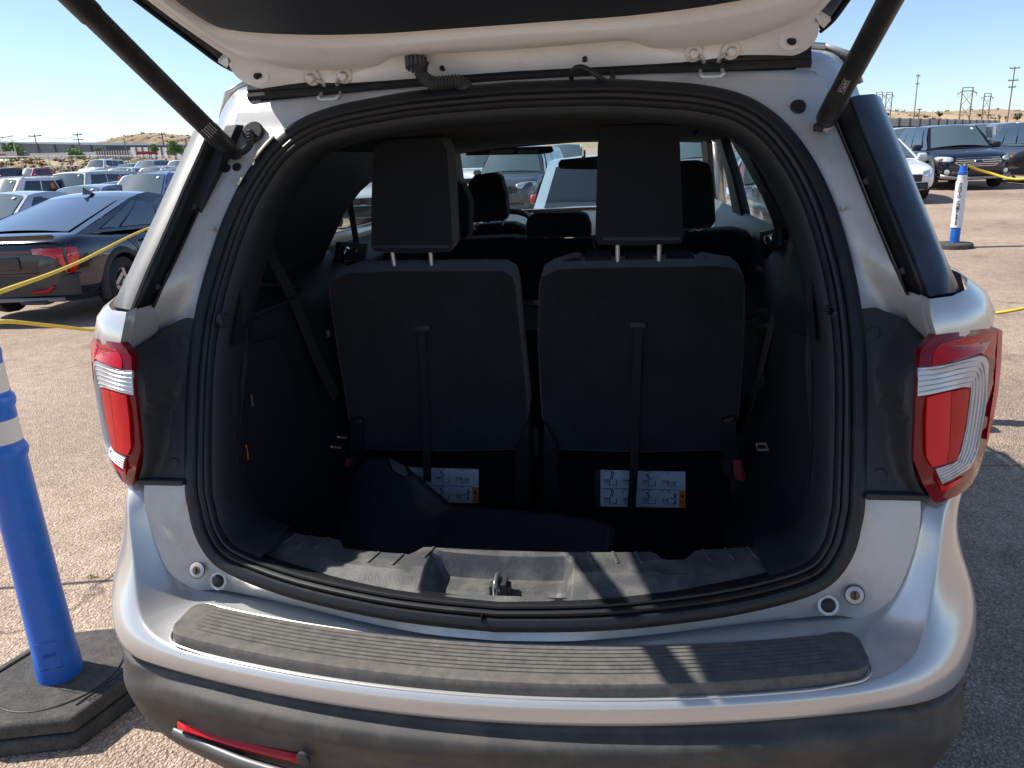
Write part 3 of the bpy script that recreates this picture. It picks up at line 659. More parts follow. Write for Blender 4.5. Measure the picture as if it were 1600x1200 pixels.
# ------------------------------------------------------------------ jamb hardware
YK = lambda z: interp(z, [.60, .70, .77, .95, 1.1, 1.25, 1.45, 1.648, 1.714, 1.8], [-.015, .005, .03, .06, .125, .20, .32, .438, .47, .52])
for s in (-1, 1):
    X = lambda x, y, z: Vector((s*x, y, z)); nrm = Vector((0, -1, .35)).normalized(); nu = Vector((-s*.1, -1, .55)).normalized()
    # round painted plug with rusty bolt and the small bump-stop socket
    pc = X(.652, .0255, .764)
    pl = sv(disc('body_plug', pc-nrm*.004, nrm, .0165, .0075, M_JAMB, SUV, 28, .18))
    ua = Vector((1, 0, 0)); va = nrm.cross(ua)
    MB().tube([pc+nrm*.0012+ua*(.0172*math.cos(k*.2618))+va*(.0172*math.sin(k*.2618)) for k in range(24)], .0011, 6, wrap=True).build('plug_groove', M_BLKPL, pl)
    MB().lathe([(0, .0095), (.0015, .009), (.002, .0)], pc+nrm*.003, nrm, 9).build('rust_spot', M_RUST, pl)
    MB().box(pc+nrm*.0055, (.0018, .003, .014), Matrix.Rotation(-.33, 3, 'X')).build('plug_slot', M_BLKPL, pl)
    st = SMB(); c = X(.607, .020, .743); st.lathe([(0, .020), (.0045, .019), (.0045, .0135), (-.004, .012)], c-nrm*.006, nrm, 24, caps=False); st.build('stop_socket', M_JAMB, smoothang=50)
    sv(disc('stop_bumper', c-nrm*.006, nrm, .0125, .007, M_RUB, SUV, 18))
    # upper plugs
    if s > 0:
        sv(disc('rubber_plug', X(.58, .412, 1.636)-nu*.010, nu, .0155, .014, M_RUB, SUV, 24))
        sv(disc('rubber_plug', X(.627, .362, 1.598)-nu*.010, nu, .011, .012, M_JAMB, SUV, 20))
    else:
        sv(disc('rubber_plug', X(.585, .410, 1.643)-nu*.010, nu, .024, .016, M_RUB, SUV, 26))
        sv(disc('rubber_plug', X(.640, .368, 1.567)-nu*.012, nu, .012, .014, M_RUB, SUV, 20))
        sv(disc('rubber_plug', X(.615, .368, 1.570)-nu*.012, nu, .010, .014, M_RUB, SUV, 20))
        pts = spline([X(.585, .398, 1.645), X(.583, .378, 1.615), X(.592, .355, 1.60), X(.610, .345, 1.594), X(.628, .34, 1.597)], 9)
        SMB().tube(pts, [.009 if k % 2 else .0065 for k in range(len(pts))], 10).build('wiring_boot', M_RUB)
    for (x, z) in ((.668, 1.03), (.672, .80)): pass
    # little spot rivets
    for x, z in ((.648, 1.44),):
        sv(disc('rivet', X(x, YK(z)-.02, z), nu, .004, .012, M_JAMB, SUV, 10))

# ------------------------------------------------------------------ tail lights + black light surround
def yl(z): return interp(z, [.93, .95, 1.0, 1.15, 1.20, 1.22, 1.25], [.042, .034, .021, .032, .042, .052, .062])
def lens_y(x, z):
    t = max(0, (x-.722)/.16); return yl(z)-.006*math.sin(min(1, t)*math.pi)+.10*t**1.8
def on_lens(px, py, off=0):
    y = .12
    for i in range(60):
        p = at_y(px, py, y); y = .5*y+.5*(lens_y(p.x, p.z)-off)
    return p
def rl(u, v, off=0): return on_lens(1340+u/3.6375, 470+v/3.636, off)
LENS = [(438, 196), (395, 240), (357, 290), (348, 380), (338, 470), (330, 560), (322, 760), (318, 900), (340, 960), (370, 1040), (405, 1100), (438, 1145), (475, 1146), (560, 1110), (650, 1055), (690, 960), (735, 820), (772, 680), (800, 520), (818, 350), (824, 170), (790, 155), (700, 160), (560, 180)]
CLEAR = [(346, 382), (410, 378), (460, 374), (580, 345), (700, 312), (730, 322), (748, 360), (742, 470), (733, 570), (715, 700), (690, 830), (668, 900), (640, 952), (560, 1000), (482, 1042), (462, 1000), (445, 957), (510, 935), (562, 916), (590, 850), (618, 720), (638, 580), (646, 492), (600, 490), (500, 512), (410, 532), (342, 542)]
INNER = [(397, 548), (500, 522), (600, 502), (638, 498), (628, 620), (604, 760), (566, 905), (500, 928), (428, 946), (392, 890), (390, 700)]
UPPER = [(452, 262), (480, 242), (600, 212), (700, 190), (795, 172), (790, 240), (776, 322), (745, 322), (700, 296), (580, 330), (425, 372), (430, 300)]
EDGE = [(798, 170), (822, 172), (815, 360), (798, 520), (770, 680), (742, 790), (733, 790), (755, 640), (780, 480), (790, 330)]
LOWER = [(440, 985), (470, 1048), (500, 1052), (600, 1000), (575, 1040), (500, 1080), (478, 1082)]
def lens_patch(outline, off, depth, name, m, parent, s, sub=3):
    """curved patch following the lens surface with real thickness"""
    pts = []
    n = len(outline)
    for i in range(n):
        a, b = outline[i], outline[(i+1) % n]
        for k in range(sub): t = k/sub; pts.append((a[0]+(b[0]-a[0])*t, a[1]+(b[1]-a[1])*t))
    P3 = [rl(u, v, off) for u, v in pts]
    bm = bmesh.new(); vs = [bm.verts.new((s*p.x, p.y, p.z)) for p in P3]; es = [bm.edges.new((vs[i], vs[(i+1) % len(vs)])) for i in range(len(vs))]
    bmesh.ops.triangle_fill(bm, use_beauty=True, use_dissolve=False, edges=es)
    bmesh.ops.subdivide_edges(bm, edges=[e for e in bm.edges if len(e.link_faces) == 2], cuts=2, use_grid_fill=True)
    for v in bm.verts: v.co.y = lens_y(abs(v.co.x), v.co.z)-off
    r = bmesh.ops.extrude_face_region(bm, geom=list(bm.faces)); bmesh.ops.translate(bm, verts=[v for v in r['geom'] if isinstance(v, bmesh.types.BMVert)], vec=(0, depth, 0))
    bmesh.ops.recalc_face_normals(bm, faces=bm.faces)
    me = D.meshes.new(name); bm.to_mesh(me); bm.free(); me.materials.append(m); shade(me, 50); o = D.objects.new(name, me); link(o, parent); sv(o) if parent is SUV else None
    return o
M_RIB = mat('ribbed_red_lens', (.66, .004, .008), .2, coat=.15, spec=.3)
nt = M_RIB.node_tree; wv = nt.nodes.new('ShaderNodeTexWave'); wv.bands_direction = 'Z'; wv.inputs['Scale'].default_value = 120; gg = nt.nodes.new('ShaderNodeNewGeometry'); nt.links.new(gg.outputs['Position'], wv.inputs['Vector']); bb = nt.nodes.new('ShaderNodeBump'); bb.inputs['Strength'].default_value = .2; bb.inputs['Distance'].default_value = .002; nt.links.new(wv.outputs['Fac'], bb.inputs['Height']); nt.links.new(bb.outputs[0], nt.nodes['Principled BSDF'].inputs['Normal'])
for s in (-1, 1):
    # housing body behind the lens, wrapping to the flank
    b = MB(); secs = []
    for u, v in LENS:
        p = rl(u, v); q = Vector((s*p.x, p.y, p.z)); e = Vector((s*(p.x+(.014 if p.x < .77 else .004)), p.y+.03+.18*max(0, (p.x-.78)/.12), p.z-(.004 if v < 300 else 0)))
        secs.append([q+Vector((0, .004, 0)), q.lerp(e, .4)+Vector((s*.004, 0, 0)), e])
    T = sv(b.loft(secs, False, wrap=True).build('taillight', M_DKRED, SUV, smoothang=60))
    lens_patch(LENS, 0, .02, 'lens', M_DKRED, T, s)
    lens_patch(UPPER, .0015, .006, 'upper_red_lens', M_RED, T, s)
    lens_patch(CLEAR, .0020, .006, 'clear_lens', M_CLEAR, T, s)
    lens_patch([(397, 548), (500, 522), (531, 516), (528, 700), (520, 840), (505, 926), (428, 946), (392, 890), (390, 700)], .0022, .008, 'inner_red_lens', M_RIB, T, s)
    lens_patch([(534, 515), (600, 502), (638, 498), (628, 620), (604, 760), (566, 905), (508, 925), (523, 840), (531, 700)], .0020, .008, 'inner_red_lens', M_RED, T, s)
    lens_patch(EDGE, .0015, .006, 'edge_lens', M_RED2, T, s)
    lens_patch(LOWER, .0015, .006, 'lower_red_lens', M_RED2, T, s)
    # fluting ribs of the clear band
    for k in range(5):
        t = (k+.5)/5
        a = [(350, 382+t*155), (450, 378+t*138), (590, 345+t*142), (646+(1-t)*60, 330+t*150), (650+(1-t)*85, 420+t*60), (640+(1-t)*95, 570), (620+(1-t)*92, 720), (594+(1-t)*92, 850), (568+(1-t)*80, 925)]
        pts = spline([rl(u, v, .0028) for u, v in a], 5)
        MB().tube([Vector((s*p.x, p.y, p.z)) for p in pts], .0011, 5).build('lens_flute', M_CLEAR, T)
    for k in range(5):
        t = (k+.5)/5; a = [(450+t*30, 960+t*75), (530+t*30, 928+t*70), (590+t*40, 880+t*70)]
        MB().tube([Vector((s*p.x, p.y, p.z)) for p in (rl(u, v, .0028) for u, v in a)], .0010, 5).build('lens_flute', M_CLEAR, T)
    # surround panel between weatherstrip and light
    g = SMB(); secs = []
    ZV = (.948, .958, .975, 1.0, 1.03, 1.06, 1.09, 1.11, 1.13, 1.15, 1.17, 1.19, 1.205, 1.22, 1.24, 1.262)
    for zz in ZV:
        x0 = interp(zz, [.945, 1.078, 1.187, 1.27], [.661, .669, .672, .669])
        x1 = interp(zz, [.945, .97, 1.0, 1.03, 1.18, 1.235, 1.262], [.775, .752, .734, .727, .727, .752, .770])
        row = []
        for k in range(17):
            t = k/16; x = x0+(x1-x0)*t
            top = 1.262-.010*smooth(.70, .73, x)-.036*smooth(.725, .795, x)
            z = .948+(zz-.948)*(top-.948)/(1.262-.948)
            yi = interp(z, [.945, 1.078, 1.187, 1.287], [.060, .115, .166, .22])
            edge = x1-.020 if z > 1.08 else x1-.018
            if 1.09 < z < 1.21: edge -= .016*math.sin(math.pi*(z-1.09)/.12)
            up = smooth(edge-.004, edge+.013, x)
            up *= smooth(1.262, 1.235, zz)
            if zz < .968: up *= max(0, (zz-.948)/.02)
            ytop = yl(z)+.010+.25*max(0, x1-x)
            bul = .004*math.exp(-((x-.712)/.020)**2-((z-1.15)/.032)**2)
            row.append(Vector((s*x, (yi-.007)*(1-up)+ytop*up-bul, z)))
        row.append(row[-1]+Vector((s*.006, .05, 0))); secs.append(row)
    secs.append([q+Vector((0, .03, 0)) for q in secs[-1]])
    lsu = g.loft(secs).build('light_surround', M_BLKPL, smoothang=45)
    for x, z in ((.690, 1.222), (.690, .985)):
        y = interp(z, [.945, 1.078, 1.187, 1.287], [.060, .115, .166, .22])-.006; c = Vector((s*x, y, z)); nn = Vector((0, -1, .45)).normalized()
        sv(disc('trim_cap', c-nn*.008, nn, .0125, .0115, M_BLKPL, SUV, 24, .2))
    SMB().box(Vector((s*.712, .052, .953)), (.10, .02, .012)).build('surround_lip', M_BLKPL, bevel=.003)

# ------------------------------------------------------------------ bumper
def bow(x): return (x/.65)**2
SEC = []
for x in (0, .16, .32, .46, .57, .64):
    k = bow(x); yi = -.083+.09*k; yf = -.200+.088*k
    SEC.append([(x, yi+.07, .696), (x, yi+.02, .697), (x, (yi+yf)/2, .694), (x, yf+.016, .684), (x, yf-.004, .680), (x, yf-.012, .673), (x, yf-.0135, .665), (x, yf-.0145, .655), (x, yf-.0145, .645), (x, yf-.011, .630), (x, yf+.012, .620)])
SEC += [[(.668, .05, .712), (.672, .010, .706), (.693, -.03, .694), (.708, -.068, .692), (.722, -.082, .696), (.731, -.090, .688), (.738, -.095, .678), (.743, -.098, .666), (.746, -.099, .650), (.746, -.094, .624), (.735, -.07, .612)],
        [(.715, .05, .756), (.722, .020, .758), (.735, .002, .745), (.746, -.026, .736), (.756, -.038, .738), (.768, -.046, .728), (.785, -.052, .712), (.800, -.055, .695), (.812, -.056, .670), (.815, -.050, .616), (.80, -.02, .604)],
        [(.738, .05, .812), (.743, .030, .810), (.752, .020, .800), (.764, .004, .790), (.772, -.002, .788), (.786, -.004, .775), (.812, .000, .752), (.842, .006, .730), (.860, .012, .692), (.866, .020, .608), (.85, .04, .596)],
        [(.754, .06, .866), (.758, .042, .864), (.770, .038, .866), (.784, .033, .870), (.792, .030, .870), (.802, .034, .850), (.828, .046, .800), (.866, .058, .752), (.896, .074, .695), (.902, .090, .600), (.885, .11, .588)],
        [(.756, .08, .948), (.760, .056, .944), (.770, .051, .938), (.780, .046, .934), (.789, .044, .930), (.820, .062, .902), (.852, .092, .835), (.888, .118, .770), (.922, .140, .695), (.922, .160, .592), (.90, .18, .580)],
        [(.80, .14, .958), (.81, .13, .950), (.83, .13, .944), (.85, .14, .936), (.862, .15, .930), (.886, .18, .900), (.884, .21, .838), (.908, .24, .770), (.938, .265, .695), (.937, .285, .578), (.915, .30, .568)],
        [(.90, .22, .965), (.915, .23, .955), (.925, .24, .945), (.930, .25, .935), (.934, .26, .925), (.936, .28, .890), (.930, .33, .838), (.940, .40, .770), (.956, .43, .695), (.952, .45, .565), (.93, .46, .555)]]
full = [[Vector((-p[0], p[1], p[2])) for p in q] for q in SEC[::-1]]+[[Vector(p) for p in q] for q in SEC[1:]]
bo = SMB().loft(full).build('bumper', M_SILVER, smoothang=60, subd=2)
cr_ = bo.data.attributes.new('crease_edge', 'FLOAT', 'EDGE'); nn_ = len(full[0])
for e in bo.data.edges:
    a, b = e.vertices
    if a % nn_ == b % nn_ == 4: cr_.data[e.index].value = .8
# step pad with raised rim and grooves
XE = .652; RC = .034
PADX = [XE*math.sin(math.pi/2*max(-1, min(1, -1+2*i/80))) for i in range(81)]
def pad_y(x):
    k = bow(x); a = abs(x)-(XE-RC); ins = RC-math.sqrt(max(0, RC*RC-a*a)) if a > 0 else 0
    return -.084+.090*k-ins, -.197+.088*k+ins
prof = [(.0, -.006), (.012, .003), (.04, .0055)]
for k in range(7):
    t0 = .12+k*.095; prof += [(t0, .0055), (t0+.010, .0030), (t0+.022, .0030), (t0+.032, .0055)]
prof += [(.82, .0055), (.90, .0062), (.955, .0055), (.976, .001), (.985, -.006), (.988, -.022), (.985, -.026)]
pad = []
for x in PADX:
    yb, yf = pad_y(x); groove = abs(x) < .598; row = []
    for t, h_ in prof:
        hh = h_ if (groove or h_ > .005 or h_ < .0029) else .0055
        row.append(Vector((x, yb+(yf-yb)*t, .6985+hh-(.006 if abs(x) > .6515 else 0))))
    pad.append(row)
pad = [[q+Vector((-.001, 0, -.012)) for q in pad[0]]]+pad+[[q+Vector((.001, 0, -.012)) for q in pad[-1]]]
SMB().loft(pad).build('step_pad', M_PAD, smoothang=35)
# painted bead round the pad opening
loop = [Vector((x*1.006, pad_y(x)[0]+.004, .6985)) for x in PADX[1:-1]]+[Vector((x*1.006, pad_y(x)[1]-.004, interp(abs(x), [0, .55, .64], [.6795, .6815, .690]))) for x in PADX[-2:0:-1]]
SMB().tube(loop, .0022, 8, wrap=True).build('pad_bead', M_SILVER)
# lower black bumper
LS = []
for x in (0, .16, .32, .46, .57):
    k = bow(x); f = -.200+.088*k
    LS.append([(x, f+.03, .630), (x, f-.002, .624), (x, f-.004, .616), (x, f-.018, .610), (x, f-.030, .604), (x, f-.034, .594), (x, f-.036, .566), (x, f-.026, .556), (x, f-.020, .50), (x, f+.0, .42), (x, f+.05, .34)])
LS += [[(.66, -.08, .624), (.665, -.106, .618), (.666, -.108, .610), (.668, -.114, .602), (.672, -.124, .594), (.675, -.128, .584), (.678, -.128, .556), (.676, -.118, .546), (.675, -.112, .49), (.665, -.09, .41), (.65, -.04, .33)],
       [(.745, -.06, .612), (.752, -.087, .606), (.754, -.088, .598), (.756, -.089, .585), (.758, -.091, .568), (.760, -.094, .556), (.763, -.094, .535), (.763, -.090, .522), (.760, -.082, .47), (.745, -.06, .40), (.72, -.01, .32)],
       [(.80, -.02, .604), (.814, -.040, .600), (.816, -.040, .59), (.818, -.040, .57), (.820, -.041, .545), (.824, -.045, .53), (.826, -.044, .51), (.826, -.04, .50), (.822, -.032, .46), (.80, -.01, .39), (.77, .03, .31)],
       [(.86, .05, .592), (.872, .034, .588), (.873, .035, .578), (.875, .036, .56), (.877, .036, .54), (.881, .033, .526), (.883, .035, .508), (.883, .04, .496), (.876, .05, .45), (.85, .07, .38), (.82, .10, .30)],
       [(.90, .18, .580), (.912, .17, .576), (.913, .172, .568), (.914, .173, .555), (.915, .173, .545), (.918, .172, .535), (.92, .175, .515), (.918, .178, .50), (.908, .185, .45), (.88, .2, .37), (.85, .22, .29)],
       [(.93, .42, .57), (.945, .42, .565), (.945, .42, .558), (.945, .42, .55), (.945, .42, .54), (.948, .42, .53), (.948, .42, .51), (.946, .42, .5), (.935, .42, .44), (.91, .43, .36), (.88, .44, .28)]]
full = [[Vector((-p[0], p[1], p[2])) for p in q] for q in LS[::-1]]+[[Vector(p) for p in q] for q in LS[1:]]
SMB().loft(full).build('lower_bumper', M_LOWER, smoothang=60, subd=2)
SMB().tube([Vector((x, -.185+.088*bow(x), .626)) for x in [-.7+1.4*i/20 for i in range(21)]], .006, 8).build('bumper_gap_seal', M_RUB)
for s in (-1, 1):
    # red reflector in its slot with the satin strip below
    a = [at_y(285, 1128, -.115), at_y(380, 1158, -.155), at_y(475, 1180, -.185)]
    cpt = [Vector((abs(p.x)*s, p.y-.006, p.z)) for p in a]
    SMB().loft([[c+Vector((0, -.004, .012)), c+Vector((0, -.009, 0)), c+Vector((0, -.002, -.012))] for c in spline(cpt, 6)]).build('rear_reflector', M_RED, solid=.006)
    SMB().tube([c+Vector((0, -.012, -.028)) for c in spline([cpt[0]+Vector((s*.02, .02, .002)), cpt[1], cpt[2]+Vector((-s*.03, -.01, -.004))], 6)], .011, 10).build('satin_strip', mat('satin_grey', (.10, .10, .10), .45, .3))
    p = at_y(483, 1170, -.186)
    sv(disc('parking_sensor', Vector((s*abs(p.x), p.y-.022, p.z)), Vector((s*.25, -1, -.05)), .0145, .006, M_BLKPL, SUV, 24))
    sv(disc('parking_sensor', Vector((s*.861, .044, .566)), Vector((s*.78, -.62, 0)), .012, .010, M_RUB, SUV, 20))

# ------------------------------------------------------------------ sill plate with pocket and striker
def yback(x):
    y = .105+.05*(abs(x)/.51)**2.2
    for a, b, c, d in ((-.372, -.352, -.205, -.178), (.288, .313, .350, .378)):
        y -= .036*smooth(a, b, x)*(1-smooth(c, d, x))
    return y
def ysf(x): return -.052+.088*(x/.62)**2
def zsf(x): return .7665+.030*(x/.6)**2
cols = sorted(set([round(-.545+1.09*i/96, 4) for i in range(97)]+[-.162, -.158, -.150, -.142, -.136, .112, .118, .126, .134, .14]))
secs = []
TS = [0, .04, .1, .16, .22, .28, .34, .40, .445, .46, .475, .52, .56, .60, .64, .68, .72, .76, .80, .84, .88, .92, .95, .98, 1.0]
for x in cols:
    y0, y1 = ysf(x), yback(x); end = smooth(.47, .58, abs(x)); row = []
    for t in TS:
        y = y0+(y1-y0)*t; tt = t
        z = zsf(x)+(.792-zsf(x))*min(1, t/.46)
        if t > .97: z -= .008
        z += .045*end*end*(1-.6*t)
        # pocket
        ctr = .018*(1-t)
        inx = smooth(-.160-.004, -.135+ctr*.6, x)*(1-smooth(.112-ctr*.6, .138, x))
        yy = y
        iny = smooth(-.036, -.026, yy)*(1-smooth(.066, .092, yy))
        z -= .050*inx*iny
        row.append(Vector((x, y, z)))
    row.append(Vector((x, y1+.004, .72))); row.append(Vector((x, y1+.006, .53))); secs.append(row)
SILL = SMB().loft(secs).build('sill_plate', M_SILL, smoothang=16)
for x in (-.485, -.445, -.405, -.165, -.222, -.275, .165, .215, .262, .395, .44, .485):
    y = yback(x)-.030; sl = .25*(1 if x > 0 else -1)
    z = .792+.045*smooth(.47, .58, abs(x))**2*.46
    MB().box((x, y, z+.0005), (.007, .045, .005), Matrix.Rotation(sl, 3, 'Z')).build('rib', M_SILL, SILL, bevel=.0015)
sx, sy, sz = -.012, .012, .742
STK = sv(tube('striker', spline([(sx-.002, sy-.018, sz-.01), (sx-.002, sy-.018, sz+.028), (sx-.002, sy-.008, sz+.036), (sx-.002, sy+.012, sz+.036), (sx-.002, sy+.02, sz+.028), (sx-.002, sy+.02, sz-.01)], 5), .0052, mat('dark_steel', (.25, .25, .25), .35, .7), SUV, 10))
MB().box((sx+.012, sy+.004, sz+.014), (.014, .034, .036)).box((sx+.021, sy+.004, sz+.012), (.008, .024, .022)).build('striker_block', M_BLKPL, STK, bevel=.002)
MB().lathe([(0, .036), (.003, .034), (.004, .0)], (sx+.008, sy+.006, sz-.001), (0, 0, 1), 24).build('striker_plate', M_SILL, STK)
MB().box((sx-.012, sy, sz+.012), (.008, .02, .026)).build('striker_bracket', M_BLKPL, STK, bevel=.002)
sv(box('seal_joint', Vector((-.028, -.072+.004, .742)), (.0015, .03, .03), M_RUB, SUV, 0))

# ------------------------------------------------------------------ cabin shell
SMB().box((0, .62, .525), (1.20, 1.05, .02)).build('cargo_floor', M_CARPET)
SMB().box((0, 2.2, .48), (1.42, 2.6, .02)).build('cabin_floor', M_CARPET)
SMB().loft([[Vector((x, y, interp(y, [.5, .62, .8], [1.675, 1.65, 1.64])-.03*(x/.62)**2)) for x in (-.62, -.4, 0, .4, .62)] for y in (.50, .62, .8, 1.2, 2.0, 2.75, 2.86)]).build('headliner', mat('headliner_cloth', (.016, .017, .02), .95, bump=(800, .3)), solid=.01)
for s in (-1, 1):
    X = lambda x, y, z: Vector((s*x, y, z))
    # cargo side trim
    secs = []
    for y, dx in ((.06, -.012), (.14, 0), (.24, .006), (.4, .012), (.6, .012), (.8, .02), (1.0, .04), (1.15, .06)):
        yz = lambda z: max(y, interp(z, [.6, .77, .95, 1.1, 1.25, 1.3], [.12, .12, .13, .20, .29, .33]))
        secs.append([X(xx, yz(zz), zz) for xx, zz in ((.50, .53), (.555+dx*.3, .56), (.585+dx*.6, .66), (.598+dx, .8), (.600+dx, 1.0), (.598+dx, 1.16), (.606+dx, 1.225), (.625+dx, 1.25), (.69, 1.265), (.74, 1.29))])
    CT = SMB().loft(secs).build('cargo_side_trim', M_INT, smoothang=50)
    # storage door / wheel-house cover set in the side trim
    pts = [(.20, 1.16), (.30, 1.185), (.42, 1.17), (.47, 1.10), (.48, .95), (.42, .80), (.30, .72), (.21, .80), (.19, .95)]
    fill_panel('storage_door', [X(.606-.004*(1 if y < .3 else 1), y, z) for y, z in pts], M_INT2, CT, dirv=(s*.008, 0, 0), bevel=.003)
    # door cards in front of the cargo trim
    DC = SMB().loft([[X(.66, y, .5), X(.69, y, .75), X(.665, y, .95), X(.70, y, 1.12), X(.715, y, 1.26), X(.75, y, 1.305)] for y in (1.16, 1.5, 2.1, 2.3, 3.2)]).build('door_card', M_DOORC, smoothang=60)
    hb = [at_x(px, py, .696) for px, py in ((1186, 362), (1212, 357), (1215, 398), (1190, 403))]
    fill_panel('handle_bezel', [X(abs(p.x), p.y, p.z) for p in hb], M_INT, DC, dirv=(s*.02, 0, 0), bevel=.006)
    hr = [at_x(px, py, .688) for px, py in ((1196, 371), (1206, 369), (1208, 391), (1198, 393))]
    MB().tube([X(abs(p.x), p.y, p.z) for p in hr], .007, 7, wrap=True).build('handle_ring', M_CHROME, DC)
    ar_ = [at_x(px, py, .675) for px, py in ((1184, 425), (1215, 440), (1236, 462))]
    MB().tube([X(abs(p.x), p.y, p.z) for p in ar_], .022, 8).build('door_armrest', M_INT, DC)
    # upper pillar trims
    if s < 0: CP = [(.30, 1.26), (1.08, 1.27), (1.13, 1.32), (1.235, 1.418), (1.35, 1.476), (1.62, 1.556), (1.7, 1.60), (1.4, 1.66), (.40, 1.66), (.30, 1.5)]
    else: CP = [(1.10, 1.29), (1.17, 1.352), (1.40, 1.495), (1.50, 1.56), (1.45, 1.66), (1.9, 1.66), (1.78, 1.58), (1.62, 1.50), (1.45, 1.40), (1.36, 1.30), (1.3, 1.26)]
    fill_panel('c_pillar_trim', [X(.735-.10*max(0, z-1.3)/.3, y, z) for y, z in CP], M_INT, SUV, dirv=(s*.03, 0, 0), bevel=.008); sv(SUV.children[-1]) if False else None
    fill_panel('b_pillar_trim', [X(.745-.10*max(0, z-1.3)/.3, y, z) for y, z in [(2.10, 1.26), (2.40, 1.26), (2.34, 1.45), (2.32, 1.66), (2.16, 1.66), (2.12, 1.45)]], M_INT, SUV, dirv=(s*.04, 0, 0), bevel=.01)
    fill_panel('a_pillar_trim', [X(*p) for p in [(.62, 2.82, 1.66), (.66, 2.80, 1.60), (.72, 3.2, 1.44), (.80, 3.66, 1.22), (.75, 3.72, 1.20), (.69, 3.25, 1.46)]], M_INT, SUV, dirv=(s*.03, .03, 0), bevel=.006)
    fill_panel('roof_side_trim', [X(.705, .45, 1.545), X(.71, 2.85, 1.60), X(.60, 2.85, 1.655), X(.60, .45, 1.645)] if s < 0 else [X(.71, 1.2, 1.575), X(.71, 2.85, 1.60), X(.60, 2.85, 1.655), X(.60, .45, 1.645), X(.66, .45, 1.60)], M_INT, SUV, dirv=(s*.02, 0, .01), bevel=.004)
    # d-pillar inner trim
    SMB().loft([[X(.595, .20+.62*(z-1.2), z), X(.60, .30+.60*(z-1.2), z), X(.665, .40+.56*(z-1.2), z), X(.70, .47+.5*(z-1.2), z)] for z in (1.2, 1.3, 1.4, 1.5, 1.58)]).build('d_pillar_trim', M_INT, smoothang=60)
for o in list(SUV.children):
    if o.name.split('.')[0] in ('c_pillar_trim', 'b_pillar_trim', 'a_pillar_trim', 'roof_side_trim'): sv(o)
X = lambda x, y, z: Vector((x, y, z))
def strap(name, pts, w, wd, m, parent=None, th=.0015, n=6):
    P3 = spline(pts, n); W = Vector(wd).normalized()*w/2; secs = []
    for i, p in enumerate(P3):
        t = (P3[min(i+1, len(P3)-1)]-P3[max(i-1, 0)]).normalized(); nn = t.cross(W).normalized()*th
        secs.append([p-W-nn, p+W-nn, p+W+nn, p-W+nn])
    b = SMB() if parent is None else MB(); return b.loft(secs, True, True).build(name, m, parent)
# left: belt, armrest tray, hook knob, amber reflector, vent slot
strap('seat_belt', [at_x(404, 352, -.655), at_x(432, 415, -.625), at_x(462, 475, -.60), at_x(500, 570, -.58), at_x(525, 620, -.56)], .044, (0, 1, .25), M_STRAP)
strap('seat_belt', [at_x(544, 300, -.70), at_x(552, 350, -.70), at_x(562, 410, -.70)], .05, (0, 1, .2), M_STRAP)
b = SMB(); c0 = [at_x(398, 492, -.60), at_x(455, 468, -.60), at_x(470, 456, -.61), at_x(455, 447, -.64), at_x(405, 445, -.66)]
b.tube(spline(c0, 6), .0045, 8).build('tray_rim', M_INT2)
sv(disc('trim_knob', at_x(350, 500, -.602)+Vector((-.004, 0, 0)), (1, -.35, 0), .016, .012, M_INT2, SUV, 24))
sv(box('cargo_reflector', at_x(382, 708, -.598)+Vector((.001, 0, 0)), (.006, .018, .034), M_AMBER, SUV, .001))
sv(box('vent_slot', at_x(394, 626, -.596), (.004, .008, .03), mat('grey_trim', (.06, .065, .07), .45), SUV, .001))
# right: belts, hook, latch, buckle
strap('seat_belt', [at_x(1238, 372, .64), at_x(1222, 440, .625), at_x(1200, 530, .61), at_x(1182, 600, .60), at_x(1170, 640, .59)], .046, (0, 1, .25), mat('brown_webbing', (.045, .036, .034), .75))
tube_o = sv(tube('cargo_hook', [at_x(1292, 482, .597), at_x(1297, 486, .585), at_x(1302, 490, .597)], .007, M_INT2, SUV))
for nm, px, py in (('coat_hook', 1196, 246), ('coat_hook', 1092, 205)):
    p = at_x(px, py, .66) if px > 1150 else at_y(px, py, 1.1); sv(tube(nm, [p+Vector((0, -.03, .012)), p+Vector((-.012, -.012, -.006)), p+Vector((-.014, .012, -.008)), p+Vector((0, .03, .006))], .006, M_INT2, SUV))
for k in (0, 1): strap('buckle_strap', [at_x(1193, 592+k*3, .58), at_x(1180, 610, .575), at_x(1172, 618, .57)], .02, (0, .4, 1), M_INT2)
sv(tube('tie_down', [at_x(1182, 694, .56), at_x(1196, 693, .56), at_x(1200, 703, .56), at_x(1184, 703, .56)], .0028, M_STEEL, SUV, 6, True))
sv(tube('tie_down', [at_x(528, 683, -.545), at_x(541, 684, -.545)], .003, M_STEEL, SUV, 6)); sv(tube('tie_down', [at_x(518, 698, -.55), at_x(533, 700, -.55)], .003, M_STEEL, SUV, 6))
b = SMB(); b.tube(spline([at_x(1165, 497, .60), at_x(1185, 488, .62), at_x(1207, 490, .63), at_x(1205, 507, .62), at_x(1170, 510, .60)], 5), .008, 8); b.build('tray_rim', mat('grey_trim', (.06, .065, .07), .45))

